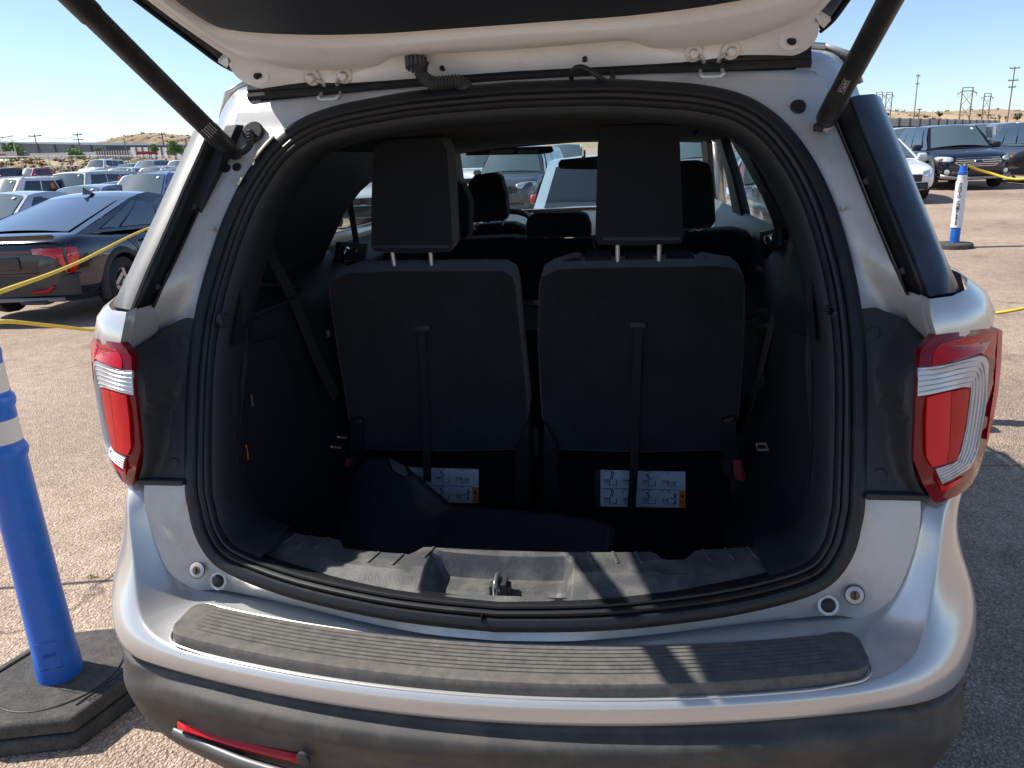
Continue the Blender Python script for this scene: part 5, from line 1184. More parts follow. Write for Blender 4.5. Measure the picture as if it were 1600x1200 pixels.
def shared(key, fn, m):
    """one mesh for all alike parts, then re-used"""
    k = (key, m.name if not isinstance(m, list) else m[0].name)
    if k in MESHC: return D.objects.new(key[-1], MESHC[k])
    o = fn(); me = o.data
    if o.modifiers: evaluated(o); me = o.data
    MESHC[k] = me; COL.objects.unlink(o); o.name = key[-1]; return o
def build_car(name, label, kind, pm, loc, rz, group=None, detail=0, cat='car', sticker=None, roofm=None, rails=False, lamps=True, glass=None):
    L, W, H, belt, hood, cowl, wtop, rroof, rbase, deck, tr, af, ar = KIND[kind]; h = L/2; w = W/2; gm = glass or M_CGLASS
    root = empty(name, loc, rz); tag(root, label, cat, group)
    def add(nm, me_or_o):
        o = me_or_o if isinstance(me_or_o, bpy.types.Object) else D.objects.new(nm, me_or_o)
        if o.name in COL.objects: COL.objects.unlink(o)
        o.parent = root; COL.objects.link(o); o.name = nm; return o
    body = add('body', recolour(car_body_mesh(kind), pm))
    xb, xt = w*.90, w*.68; zc, zr, zd = belt-.03, H-.05, deck-.03
    A = [Vector((-xb, cowl, zc)), Vector((xb, cowl, zc))]; B = [Vector((-xt, wtop, zr)), Vector((xt, wtop, zr))]; C = [Vector((-xt*.98, rroof, zr-.01)), Vector((xt*.98, rroof, zr-.01))]; E = [Vector((-xb*.93, rbase, zd)), Vector((xb*.93, rbase, zd))]
    def cab():
        b = MB(); yy = [wtop, wtop-.25, (wtop+rroof)/2, rroof+.2, rroof]; zz = [zr, zr+.035, zr+.05, zr+.03, zr-.01]
        rows = [[Vector((xt*f, y, z+.035*(1-f*f))) for f in (-1, -.8, -.4, 0, .4, .8, 1)] for y, z in zip(yy, zz)]
        b.loft(rows)
        f7 = (-1, -.8, -.4, 0, .4, .8, 1)
        b.loft([[Vector((xb*f, cowl+.10*(1-f*f), zc)) for f in f7], rows[0]]); b.loft([rows[-1], [Vector((xb*.93*f, rbase-.06*(1-f*f), zd)) for f in f7]])
        for i in (0, 1): 
            low = [A[i].lerp(E[i], t) for t in (0, .25, .5, .75, 1)]; up = [r[0 if i == 0 else -1] for r in rows]; mid = [a.lerp(c, .5)+Vector(((-1 if i == 0 else 1)*.03, 0, 0)) for a, c in zip(low, up)]
            b.loft([low, mid, up])
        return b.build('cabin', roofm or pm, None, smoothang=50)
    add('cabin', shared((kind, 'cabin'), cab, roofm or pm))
    wsq = (A[0]+Vector((0, .0, 0)), A[1], B[1], B[0])
    wm = M_WSCR if glass is None else gm
    def wsf():
        rows = patch(wsq, .05, .95, .05, .95, .010, .085, 8); return MB().loft(rows).build('windscreen', wm, None, smoothang=80)
    add('windscreen', shared((kind, 'windscreen'), wsf, wm))
    def rwf(): return MB().loft(patch((E[1], E[0], C[0], C[1]), .08, .92, .05, .93, .008, .045, 8)).build('rear_window', gm, None, smoothang=80)
    add('rear_window', shared((kind, 'rear_window'), rwf, gm))
    wins = {'suv': [(.13, .41), (.435, .70), (.725, .92)], 'boxy': [(.10, .38), (.40, .66), (.68, .93)], 'sedan': [(.15, .50), (.525, .84)], 'fastback': [(.14, .44), (.46, .74), (.765, .88)], 'hatch': [(.14, .47), (.495, .80)]}[kind]
    for i in (0, 1):
        q = (A[1], E[1], C[1], B[1])
        for j, (u0, u1) in enumerate(wins):
            def sw(u0=u0, u1=u1, i=i):
                rows = patch(q, u0, u1, .10, .90, .022, 0, 4); rows = [[p+Vector((.022 if k in (1, 2) else .006, 0, 0)) for p in r] for k, r in enumerate(rows)]
                if i == 0: rows = [[mirror(p) for p in r] for r in rows]
                return MB().loft(rows).build('side_window', gm, None, smoothang=80)
            add('side_window', shared((kind, i, j, 'side_window'), sw, gm))
    for ya in (af, ar):
        for s in (-1, 1):
            def ty(): return MB().lathe([(-.10, tr*.62), (-.11, tr*.8), (-.085, tr*.97), (0, tr), (.085, tr*.97), (.11, tr*.8), (.10, tr*.62)], (0, 0, 0), (1, 0, 0), 26, caps=False).build('wheel', M_TYRE, None)
            t = add('wheel', shared((kind, 'wheel'), ty, M_TYRE)); t.location = (s*(w-.125), ya, tr); t.rotation_euler = (0, 0, 0 if s > 0 else math.pi)
            def rm():
                b = MB(); b.lathe([(.02, tr*.63), (.075, tr*.62), (.085, tr*.57), (.04, tr*.54)], (0, 0, 0), (1, 0, 0), 24, caps=False)
                for k in range(5):
                    a = k*2*math.pi/5; e = Vector((0, math.cos(a), math.sin(a))); b.box(e*tr*.33+Vector((.065, 0, 0)), (.025, .055, tr*.6), Matrix.Rotation(-a+math.pi/2, 3, 'X'))
                b.lathe([(.05, .07), (.085, .06), (.09, 0)], (0, 0, 0), (1, 0, 0), 12); b.lathe([(.0, tr*.6), (.005, tr*.6)], (0, 0, 0), (1, 0, 0), 16, 1); return b.build('rim', [M_ALLOY, M_CLAD], None)
            r_ = shared((kind, 'rim'), rm, M_ALLOY); r_.parent = t; COL.objects.link(r_); r_.name = 'rim'
    for s in (-1, 1):
        if lamps:
            def hl(s=s):
                y0 = h-.30; q = [[Vector((s*w*.86, h-.36, hood-.15)), Vector((s*w*.66, h-.13, hood-.175)), Vector((s*w*.46, h-.035, hood-.20))], [Vector((s*w*.90, h-.40, hood-.20)), Vector((s*w*.70, h-.09, hood-.24)), Vector((s*w*.48, h+.004, hood-.26))], [Vector((s*w*.88, h-.34, hood-.27)), Vector((s*w*.69, h-.10, hood-.30)), Vector((s*w*.50, h-.0, hood-.31))]]
                return MB().loft(q).build('headlight', M_LAMP, None, subd=2, solid=.05)
            add('headlight', shared((kind, s, 'headlight'), hl, M_LAMP))
        def tlf(s=s):
            return MB().box((s*w*.78, -h+.10, deck-.20), (.30, .14, .17)).build('taillight', M_TAIL, None, bevel=.04, segs=3)
        if detail < 2: add('taillight', shared((kind, s, 'taillight'), tlf, M_TAIL))
        def mf(s=s):
            return MB().box((s*(w+.07), cowl-.30, belt+.04), (.20, .12, .13)).build('door_mirror', pm, None, bevel=.04, segs=3)
        add('door_mirror', shared((kind, s, 'door_mirror'), mf, pm))
        if rails:
            def rr(s=s): return MB().tube([Vector((s*xt*.93, wtop-.15, zr+.03)), Vector((s*xt*.93, wtop-.3, zr+.085)), Vector((s*xt*.93, rroof+.3, zr+.08)), Vector((s*xt*.93, rroof+.1, zr+.02))], .018, 6).build('roof_rail', M_ALLOY, None)
            add('roof_rail', shared((kind, s, 'roof_rail'), rr, M_ALLOY))
    if rails:
        def cr(): return MB().box((0, wtop-.5, zr+.10), (xt*2, .06, .03)).build('roof_bar', M_ALLOY, None)
        add('roof_bar', shared((kind, 'roof_bar'), cr, M_ALLOY))
    def gr(): return MB().box((0, h-.02, hood-.33), (W*.50, .07, .16)).build('grille', M_CLAD, None, bevel=.02)
    def lo(): return MB().box((0, h-.04, .36), (W*.66, .10, .15)).build('air_intake', M_CLAD, None, bevel=.03)
    if detail < 2: add('grille', shared((kind, 'grille'), gr, M_CLAD)); add('air_intake', shared((kind, 'air_intake'), lo, M_CLAD))
    if sticker:
        q = (A[1], E[1], C[1], B[1])
        if sticker & 1:
            def s1(): return MB().loft(patch(q, .58, .66, .38, .72, .055, 0, 1)).build('window_sticker', M_STICK, None, solid=.004)
            add('window_sticker', shared((kind, 'a', 'window_sticker'), s1, M_STICK))
        if sticker & 4:
            def s3(): return MB().loft([[mirror(p) for p in r] for r in patch(q, .58, .66, .38, .72, .055, 0, 1)]).build('window_sticker', M_STICK, None, solid=.004)
            add('window_sticker', shared((kind, 'c', 'window_sticker'), s3, M_STICK))
        if sticker & 2:
            def s2(): return MB().loft(patch(wsq, .13, .185, .77, .85, .060, 0, 1)).build('window_sticker', M_STICKW, None, solid=.004)
            add('window_sticker', shared((kind, 'b', 'window_sticker'), s2, M_STICKW))
    root.scale = (1, 1, 1); return root, add
def spot(px, row, dep):
    p = at_depth(px, row, dep); return Vector((p.x, p.y, ground_z(p.x, p.y)))
PI = math.pi
WHT, SIL, GRY, DGR, BLK, NAVY, BLUE, RED, MAR, BEI = paint('white', (.72, .73, .73), 0), paint('silver', (.50, .52, .54), .6), paint('grey', (.22, .24, .26), .5), paint('dark_grey', (.07, .08, .095), .5), paint('black', (.012, .013, .016), .2), paint('navy', (.012, .018, .04), .3), paint('blue', (.02, .06, .19), .4), paint('red', (.42, .03, .035), .2), paint('maroon', (.10, .012, .02), .3), paint('champagne', (.55, .54, .50), .5)
G_LEFT, G_RIGHT, G_AHEAD = 'cars parked in the left lot', 'cars parked on the right', 'cars parked ahead, seen through the windows'
for px, row, dep, kind, pm, stk, rails, label in [
    (238, 285, 20.5, 'suv', BLUE, 2, True, 'blue crossover with roof rails beside the pale pillar edge'),
    (135, 300, 19.5, 'sedan', GRY, 6, False, 'grey sedan just behind the black fastback roof'),
    (12, 310, 15.5, 'sedan', SIL, 6, False, 'silver-grey sedan with silver mirror at the left edge'),
    (18, 290, 25, 'suv', WHT, 6, True, 'white crossover with roof rack at the left edge'),
    (22, 275, 36, 'sedan', NAVY, 0, False, 'navy sedan parked in front of the red hatchback'),
    (47, 265, 57, 'hatch', RED, 0, False, 'red hatchback alone below the straw embankment'),
    (-8, 262, 55, 'suv', MAR, 0, False, 'dark maroon SUV cut by the left picture edge'),
    (128, 285, 27, 'boxy', BEI, 6, False, 'square champagne wagon in the middle of the left lot'),
    (196, 275, 38, 'suv', SIL, 6, False, 'silver crossover with orange tag left of the blue crossover'),
    (160, 262, 64, 'boxy', WHT, 0, False, 'large white SUV at the straw embankment end'),
    (200, 260, 60, 'sedan', DGR, 0, False, 'dark grey sedan right of the large white SUV'),
    (233, 260, 58, 'suv', GRY, 0, False, 'grey crossover in the far row below the canopy'),
    (262, 262, 60, 'sedan', SIL, 0, False, 'pale sedan in the far row beside the white van-like SUV'),
    (287, 262, 52, 'boxy', WHT, 2, False, 'tall white SUV at the right end of the far row'),
    (247, 272, 36, 'suv', SIL, 2, True, 'silver crossover with roof bar behind the blue crossover'),
    (280, 275, 31, 'suv', DGR, 0, True, 'dark crossover roof beside the pillar, behind the blue one'),
    (188, 290, 24, 'sedan', RED, 0, False, 'red sedan roof peeping between grey sedan and blue crossover')]:
    build_car('parked_car', label, kind, pm, spot(px, row, dep), PI+random.uniform(-.06, .06), G_LEFT, sticker=stk, rails=rails)
for px, row, dep, kind, pm, stk, rz, label in [
    (815, 275, 20, 'boxy', DGR, 2, PI-.12, 'dark grey square SUV with slotted grille seen through windscreen'),
    (752, 270, 27, 'boxy', WHT, 2, PI-.1, 'white SUV behind the driver headrest through the windscreen'),
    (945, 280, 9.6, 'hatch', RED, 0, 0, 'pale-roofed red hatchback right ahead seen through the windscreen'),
    (1090, 262, 24, 'suv', SIL, 0, PI, 'silver SUV glimpsed at the right windscreen corner'),
    (566, 300, 18.6, 'suv', WHT, 0, PI+.22, 'white SUV with twin grille seen through the left window'),
    (1218, 300, 12, 'sedan', SIL, 0, PI, 'grey car glimpsed through the right rear side window'),
    (700, 262, 34, 'suv', BEI, 0, PI, 'beige SUV far ahead between the left headrests'),
    (885, 262, 34, 'suv', GRY, 0, PI, 'grey SUV far ahead beside the rear view mirror')]:
    lc = spot(px, row, dep)
    if 'twin' in label: lc += Vector((math.sin(rz), -math.cos(rz), 0))*2.3; lc.z = ground_z(lc.x, lc.y)
    r_, ad = build_car('parked_car', label, kind, pm, lc, rz, G_AHEAD, sticker=stk, roofm=paint('sky_sheen_roof', (.45, .56, .62), .3) if 'pale-roofed' in label else None)  # pale roof colour stands for the sky reflected in red paint
    if 'slotted' in label:
        L, W, H, belt, hood = KIND[kind][:5]
        for k in range(7): ad('grille_slot', MB().box(((k-3)*.105, L/2+.022, hood-.33), (.06, .02, .18)).build('grille_slot', M_GLOSSBLK, None))
    if 'twin grille' in label:
        L, W, H, belt, hood = KIND[kind][:5]
        for k in (-1, 1): ad('kidney_grille', MB().box((k*.20, L/2+.02, hood-.34), (.30, .05, .17)).build('kidney_grille', M_GLOSSBLK, None, bevel=.03))
        ad('bumper_lower', MB().box((0, L/2-.04, .42), (W*.84, .2, .26)).build('bumper_lower', M_CLAD, None, bevel=.05))
    if 'pale-roofed' in label:
        L, W, H, belt, hood, cowl, wtop, rroof, rbase, deck = KIND[kind][:10]
        ad('rear_wiper', MB().tube([(.05, rbase-.09, deck+.02), (.3, rbase-.05, deck+.06)], .014, 6).build('rear_wiper', M_CLAD, None))
        ad('antenna_base', MB().lathe([(0, .05), (.03, .03), (.05, 0)], (.0, rroof+.15, H+.0), (0, 0, 1), 12).build('antenna_base', M_CLAD, None))
        ad('window_sticker', MB().loft(patch((Vector((.35, rbase, deck)), Vector((-.1, rbase, deck)), Vector((-.05, rroof, H-.06)), Vector((.3, rroof, H-.06))), .1, .9, .15, .8, .075, 0, 2)).build('window_sticker', mat('green_sticker', (.35, .62, .42), .5), None, solid=.004))

# ------------------------------------------------------------------ black fastback on the left (rear three-quarter view)
def arch_rings(ad, kind, m):
    L, W, H, belt, hood, cowl, wtop, rroof, rbase, deck, tr, af, ar = KIND[kind]; w = W/2
    for ya in (af, ar):
        for s in (-1, 1):
            sec = []
            for k in range(19):
                a = -.28+(math.pi+.56)*k/18; e = Vector((0, math.cos(a), math.sin(a))); c = Vector((s*(w-.012), ya, tr)); r0, r1 = tr+.045, tr+.125
                x1 = -.03 if math.sin(a) > .3 else -.02
                sec.append([c+e*r0+Vector((-s*.05, 0, 0)), c+e*r0+Vector((s*.014, 0, 0)), c+e*(r0+.05)+Vector((s*.016, 0, 0)), c+e*r1+Vector((s*(x1+.02), 0, 0)), c+e*(r1+.004)+Vector((-s*.04, 0, 0))])
            ad('arch_cladding', MB().loft(sec).build('arch_cladding', m, None, smoothang=50))
wh = at_depth(188, 482, 9.7); KC = Vector((wh.x-.80, wh.y+1.36, 0)); KC.z = ground_z(KC.x, KC.y)
KP = mat('paint_midnight', (.016, .020, .032), .14, .35, 1.)
kr, ad = build_car('parked_car', 'black fastback sedan seen from behind, left of the silver SUV', 'fastback', KP, KC, .03, G_LEFT, detail=2, glass=mat('fastback_glass', (.02, .035, .045), .03, spec=.9, coat=1.))
L, W, H, belt, hood, cowl, wtop, rroof, rbase, deck, tr, af, ar = KIND['fastback']; h = L/2; w = W/2
arch_rings(ad, 'fastback', M_CLAD)
def rear(x, z, o=0.):   # surface of the tail at a given x,z
    return Vector((x, -h+.012+.13*(abs(x)/w)**2.4+.10*max(0, (z-.80)/.28)**2-o, z))
ad('tail_panel', MB().loft([[rear(w*.90*f, z, .02) for f in (-1, -.85, -.6, -.3, 0, .3, .6, .85, 1)] for z in (.62, .70, .80, .90, .97)]).build('tail_panel', M_GLOSSBLK, None, smoothang=60, solid=.02))
ad('light_bar', MB().loft([[rear(w*.80*f, z, .035) for f in (-1, -.6, -.3, 0, .3, .6, 1)] for z in (.855, .885)]).build('light_bar', mat('bar_red', (.16, .006, .01), .15, coat=1.), None, smoothang=60, solid=.01))
for s in (-1, 1):
    ad('taillight', MB().loft([[rear(s*w*.52, .90, .045), rear(s*w*.70, .905, .045), rear(s*w*.84, .905, .03), Vector((s*w*.935, -h+.24, .89))], [rear(s*w*.54, .84, .05), rear(s*w*.72, .82, .05), rear(s*w*.84, .80, .035), Vector((s*w*.95, -h+.23, .80))], [rear(s*w*.74, .83, .05), rear(s*w*.78, .80, .05), rear(s*w*.85, .72, .035), Vector((s*w*.95, -h+.20, .70))], [rear(s*w*.80, .80, .05), rear(s*w*.815, .76, .05), rear(s*w*.86, .62, .03), Vector((s*w*.91, -h+.155, .60))]]).build('taillight', mat('fast_tail_red', (.62, .012, .012), .12, coat=1.), None, smoothang=40, solid=.03))
    ad('rear_reflector', MB().tube([rear(s*w*.42, .405, .045), rear(s*w*.62, .415, .045), rear(s*w*.70, .465, .045)], .018, 6).build('rear_reflector', M_RED, None))
    ad('exhaust_trim', MB().box((s*w*.42, -h+.03, .285), (.34, .14, .05)).build('exhaust_trim', M_CLAD, None, bevel=.015))
ad('rear_cladding', MB().loft([[Vector((x, rear(x, .4, .02).y-(.0 if abs(x) < .8 else -.02), z)) if j else Vector((x, rear(x, .4).y+.06, z)) for x in (-.90, -.78, -.6, -.3, 0, .3, .6, .78, .90)] for j, z in ((0, .60), (1, .585), (1, .50), (1, .42), (1, .36), (0, .33))]).build('rear_cladding', mat('rear_cladding', (.028, .03, .034), .5), None, smoothang=50, solid=.01))
ad('diffuser_strip', MB().loft([[Vector((x, rear(x, .4, .045).y, .345-.01*abs(x))), Vector((x, rear(x, .4, .05).y, .305-.03*abs(x)))] for x in (-.74, -.5, -.2, .2, .5, .74)]).build('diffuser_strip', mat('diffuser', (.20, .20, .20), .4, .5), None, solid=.02))
ad('number_plate_recess', MB().box((0, -h-.015, .74), (.62, .03, .15)).build('number_plate_recess', M_GLOSSBLK, None, bevel=.02))
ad('antenna_fin', MB().add([(-.03, rroof+.20, H+.00), (.03, rroof+.20, H+.0), (.02, rroof-.04, H+.005), (-.02, rroof-.04, H+.005), (0, rroof+.0, H+.10), (0, rroof-.03, H+.105)], [[0, 1, 2, 3], [0, 4, 1], [1, 4, 5, 2], [2, 5, 3], [3, 5, 4, 0]]).build('antenna_fin', KP, None, bevel=.008))
ad('door_handle', MB().box((w+.004, -.78, .86), (.03, .22, .03)).build('door_handle', KP, None, bevel=.01))
ad('spoiler_lip', MB().loft([[Vector((x, -h+.06+.06*(x/w)**2, deck-.03)), Vector((x, -h-.01+.07*(x/w)**2, deck+.005)), Vector((x, -h+.02+.07*(x/w)**2, deck-.05))] for x in (-.74, -.4, 0, .4, .74)]).build('spoiler_lip', KP, None, smoothang=60))
for y0, z0, z1 in ((-.98, .55, .92), (.12, .34, .95), (1.0, .42, .92)):
    ad('door_seam', MB().tube([(w*.998+.001, y0+.04, z0), (w+.003, y0, (z0+z1)/2), (w*.985, y0-.12 if y0 < -.5 else y0, z1)], .006, 5).build('door_seam', M_GLOSSBLK, None))

# ------------------------------------------------------------------ dark SUV and its neighbours on the right
ef = at_depth(1528, 280, 19.6); EC = Vector((ef.x, ef.y+2.3, 0)); EC.z = ground_z(EC.x, EC.y)
EP = mat('paint_dark_blue', (.008, .009, .013), .16, .2, .7)
er, ad = build_car('parked_car', 'dark blue SUV with chrome-barred grille behind the white post', 'suv', EP, EC, PI-.02, G_RIGHT, detail=2, sticker=2, lamps=False)
L, W, H, belt, hood, cowl, wtop, rroof, rbase, deck, tr, af, ar = KIND['suv']; h = L/2; w = W/2
arch_rings(ad, 'suv', M_CLAD)
def nose(x, z, o=0.): return Vector((x, h-.02-.16*(abs(x)/w)**2.6-.05*max(0, (z-.70)/.2)+o, z))
ad('grille', MB().loft([[nose(x0*f, z, .03) for f in (-1, -.5, 0, .5, 1)] for x0, z in ((.40, .60), (.56, .70), (.50, .80))]).build('grille', M_GLOSSBLK, None, solid=.03))
fr = [nose(-.40, .60, .05), nose(.40, .60, .05), nose(.56, .70, .05), nose(.50, .80, .05), nose(-.50, .80, .05), nose(-.56, .70, .05)]
ad('grille_frame', MB().tube(fr, .016, 6, wrap=True).build('grille_frame', M_CHROME, None))
for z, x0 in ((.65, .46), (.70, .54), (.75, .52)): ad('grille_bar', MB().tube([nose(x0*f, z, .055) for f in (-1, -.5, 0, .5, 1)], .013, 6).build('grille_bar', M_CHROME, None))
bd = ad('oval_badge', MB().lathe([(0, .09), (.015, .088), (.02, .07)], (0, 0, 0), (0, 1, 0), 24).build('oval_badge', mat('badge_blue', (.03, .05, .12), .2), None))
bd.location = nose(0, .715, .055); bd.scale = (1.1, 1, .48)
ad('badge_rim', MB().tube([nose(0, .715, .08)+Vector((.1*math.cos(k*.42), 0, .044*math.sin(k*.42))) for k in range(15)], .006, 5, wrap=True).build('badge_rim', M_CHROME, None))
for s in (-1, 1):
    q = [[nose(s*.60, .83, .03), nose(s*.74, .845, .03), Vector((s*.885, h-.50, .86))], [nose(s*.58, .76, .05), nose(s*.76, .765, .06), Vector((s*.91, h-.46, .80))], [nose(s*.62, .715, .04), nose(s*.76, .715, .05), Vector((s*.885, h-.34, .735))]]
    HL = ad('headlight', MB().loft(q).build('headlight', M_LAMP, None, subd=1, solid=.04))
    am = MB().box(q[1][1].lerp(q[1][2], .45)+Vector((s*.012, .03, .005)), (.12, .08, .06)).build('turn_signal', M_AMBER, HL, bevel=.02)
    ad('fog_light', MB().lathe([(0, .07), (.03, .06), (.035, .0)], nose(s*.70, .46, .02), (s*.3, 1, 0), 14).build('fog_light', M_LAMP, None))
    ad('black_mirror', MB().box((s*(w+.09), cowl-.30, belt+.05), (.24, .13, .16)).build('black_mirror', M_CLAD, None, bevel=.05, segs=3))
ad('lower_intake', MB().loft([[nose(x0*f, z, .03) for f in (-1, -.5, 0, .5, 1)] for x0, z in ((.52, .33), (.62, .44), (.58, .47))]).build('lower_intake', M_CLAD, None, solid=.03))
ad('skid_strip', MB().loft([[nose(x, .27+.10*max(0, abs(x)-.5), .05), nose(x, .33+.22*max(0, abs(x)-.5), .06)] for x in (-.85, -.7, -.5, 0, .5, .7, .85)]).build('skid_strip', mat('skid_silver', (.35, .34, .33), .45, .4), None, solid=.03))
ad('plate_holder', MB().box(nose(0, .50, .05), (.42, .02, .14)).build('plate_holder', M_PLATE, None, bevel=.008))
for dx, dy, px, dep, kind, pm, label in [
    (0, 0, 1404, 16.6, 'sedan', WHT, 'white sedan partly hidden by the dark pillar, headlight showing'),
    (0, 0, 1406, 27, 'suv', WHT, 'white SUV standing behind the white sedan on the right'),
    (0, 0, 1532, 30, 'suv', BLK, 'black SUV roof just behind the dark blue SUV'),
    (0, 0, 1570, 29, 'suv', GRY, 'grey SUV roof behind the person in white cap')]:
    c = spot(px, 260, dep)
    if dep < 20: c.y += 2.2; c.z = ground_z(c.x, c.y)
    build_car('parked_car', label, kind, pm, c, PI, G_RIGHT, sticker=2)
c = Vector((EC.x+2.75, EC.y-.2, 0)); c.z = ground_z(c.x, c.y)
build_car('parked_car', 'black SUV cut by the right picture edge, beside the dark blue SUV', 'suv', BLK, c, PI, G_RIGHT)

# ------------------------------------------------------------------ people far right
M_SKIN = mat('skin', (.42, .26, .19), .6); M_CLOTH = mat('dark_shirt', (.04, .045, .06), .9); M_CAPW = mat('white_cloth', (.75, .75, .75), .8); M_REDM = mat('red_cloth', (.40, .05, .05), .8); M_HAIR = mat('dark_hair', (.012, .010, .009), .7)
def person(px, dep, label, cap):
    p = spot(px, 260, dep); root = empty('person', p, PI+.3)
    J = [((0, 0, .95), .15), ((0, 0, 1.12), .14), ((0, .01, 1.35), .165), ((0, .01, 1.47), .07), ((0, .0, 1.54), .06), ((.19, 0, 1.42), .07), ((.25, .02, 1.16), .045), ((.24, .10, .92), .035), ((-.19, 0, 1.42), .07), ((-.25, .02, 1.16), .045), ((-.24, .10, .92), .035), ((.10, 0, .88), .10), ((.11, .01, .48), .065), ((.11, -.02, .08), .05), ((.11, .12, .04), .04), ((-.10, 0, .88), .10), ((-.11, .01, .48), .065), ((-.11, -.02, .08), .05), ((-.11, .12, .04), .04)]
    E_ = [(0, 1), (1, 2), (2, 3), (3, 4), (2, 5), (5, 6), (6, 7), (2, 8), (8, 9), (9, 10), (0, 11), (11, 12), (12, 13), (13, 14), (0, 15), (15, 16), (16, 17), (17, 18)]
    me = D.meshes.new('body'); me.from_pydata([j[0] for j in J], E_, []); o = D.objects.new('body', me); link(o, root)
    sk = o.modifiers.new('skin', 'SKIN'); lay = me.skin_vertices[0].data
    for i, j in enumerate(J): lay[i].radius = (j[1], j[1]*.75); lay[i].use_root = (i == 0)
    o.modifiers.new('s', 'SUBSURF').levels = 2; me.materials.append(M_CLOTH); evaluated(o); o.data.materials.clear(); o.data.materials.append(M_CLOTH); shade(o.data, 80)
    def ell(nm, c, r, m, cut=None):
        b = MB(); n = 14; secs = []
        for i in range(9):
            a = math.pi*i/8
            if cut is not None and math.cos(a) < cut: break
            secs.append([Vector((c[0]+r[0]*max(.001, math.sin(a))*math.cos(t), c[1]+r[1]*max(.001, math.sin(a))*math.sin(t), c[2]+r[2]*math.cos(a))) for t in [k*2*math.pi/n for k in range(n)]])
        return b.loft(secs, True).build(nm, m, root, smoothang=80)
    ell('head', (0, .02, 1.66), (.078, .098, .125), M_SKIN)
    MB().prism([(-.012, .11, 1.67), (.012, .11, 1.67), (.016, .118, 1.63), (-.016, .118, 1.63)], (0, .022, 0)).build('nose', M_SKIN, root, bevel=.006)
    for s in (-1, 1): ell('ear', (s*.08, .02, 1.66), (.012, .022, .032), M_SKIN); ell('eye', (s*.03, .108, 1.685), (.012, .008, .009), M_HAIR)
    if cap:
        ell('cap', (0, .015, 1.70), (.092, .112, .105), M_CAPW, -.05); MB().prism([(-.075, .10, 1.705), (.075, .10, 1.705), (.055, .19, 1.69), (-.055, .19, 1.69)], (0, 0, .012)).build('cap_brim', M_CAPW, root, bevel=.005)
        ell('neck_gaiter', (0, .025, 1.60), (.092, .108, .085), M_REDM)
    else: ell('hair', (0, .0, 1.685), (.092, .108, .115), M_HAIR, -.3)
    root.scale = (.94, .94, .94); tag(root, label, 'person')
person(1580, 23.5, 'person in white cap and red face covering behind the black SUV', True)
person(1511, 25.5, 'dark-haired person whose head tops the dark blue SUV roof', False)

# ------------------------------------------------------------------ delineator posts and ropes
M_BLUE = mat('blue_plastic', (.012, .12, .50), .36, spec=.45, noise=(8, .12), bump=(200, .12), dust=((.10, .20, .46), 34, .60, .78))
M_RUBB = mat('recycled_rubber', (.065, .062, .058), .85, spec=.2, noise=(160, .35), bump=(260, .9, .003), dust=((.15, .13, .11), 25, .45, .9))
M_BAND = mat('reflective_band', (.62, .61, .56), .35, bump=(900, .4))
M_ROPE = mat('yellow_rope', (.72, .50, .03), .6, bump=(500, .6))
def hexpts(c, r, z, a0, n=6, sq=1.0): return [Vector((c[0]+r*math.cos(a0+k*2*math.pi/n), c[1]+r*sq*math.sin(a0+k*2*math.pi/n), z)) for k in range(n)]
B0 = Vector((-1.487, .481, 0))
root = empty('delineator_post', B0); tag(root, 'blue post with white bands on stacked black rubber bases, near left', 'post', 'delineator posts')
for i, (z0, z1, rr) in enumerate(((0.0, .050, .262), (.054, .104, .258))):
    o = MB().prism(hexpts((0, 0), rr, z0, R(14)), (0, 0, z1-z0)).build('rubber_base', M_RUBB, root, bevel=.012, segs=3)
    if i: TOPB = o
arc = [Vector((.175*math.cos(a), .175*math.sin(a), .1045)) for a in [R(-150)+R(190)*k/30 for k in range(31)]]
MB().tube(arc, .0035, 6).build('groove', M_RUB, TOPB)
e0, e1 = hexpts((0, 0), .215, .1045, R(14))[5], hexpts((0, 0), .215, .1045, R(14))[0]
MB().tube([e0.lerp(e1, .1), e0.lerp(e1, .9)], .004, 6).build('groove', M_RUB, TOPB)
e2, e3 = hexpts((0, 0), .215, .1045, R(14))[2], hexpts((0, 0), .215, .1045, R(14))[3]
MB().tube([e2.lerp(e3, 0), e2.lerp(e3, 1)], .006, 6).build('groove', M_RUB, TOPB)
dr = (e1-e0).normalized(); mw = Matrix.Identity(4); up = Vector((0, 0, 1)); yv = up.cross(dr); q = (e0+e1)/2-yv*.018+Vector((0, 0, .0005))
for i in range(3): mw[i][0] = dr[i]; mw[i][1] = yv[i]; mw[i][2] = up[i]; mw[i][3] = q[i]
text_mesh('embossing', 'MADE IN USA', .02, M_RUB, TOPB, mw, .0008)
prof = [(.098, .0), (.098, .063), (.16, .0625), (.165, .0605), (.50, .056), (.815, .0525), (.825, .058), (.838, .0605), (.850, .058), (.862, .052), (.965, .0515), (.972, .056), (.985, .0585), (.998, .056), (1.005, .050), (1.10, .049), (1.12, .052), (1.14, .049), (1.16, .04), (1.20, .035), (1.22, .0)]
MB().lathe(prof, (0, 0, 0), (0, 0, 1), 40, caps=False).build('post', M_BLUE, root, smoothang=35)
for z0, z1, r0 in ((.868, .940, .0522), (1.012, 1.09, .0502)): MB().lathe([(z0, r0), (z1, r0-.0006)], (0, 0, 0), (0, 0, 1), 40, caps=False).build('reflective_band', M_BAND, root)
a = R(-62); pn = Vector((math.cos(a), math.sin(a), 0)); tv = Vector((-pn.y, pn.x, 0)); mw = Matrix.Identity(4); q = pn*.0618+Vector((0, 0, .205))
for i in range(3): mw[i][0] = tv[i]; mw[i][1] = up[i]; mw[i][2] = pn[i]; mw[i][3] = q[i]
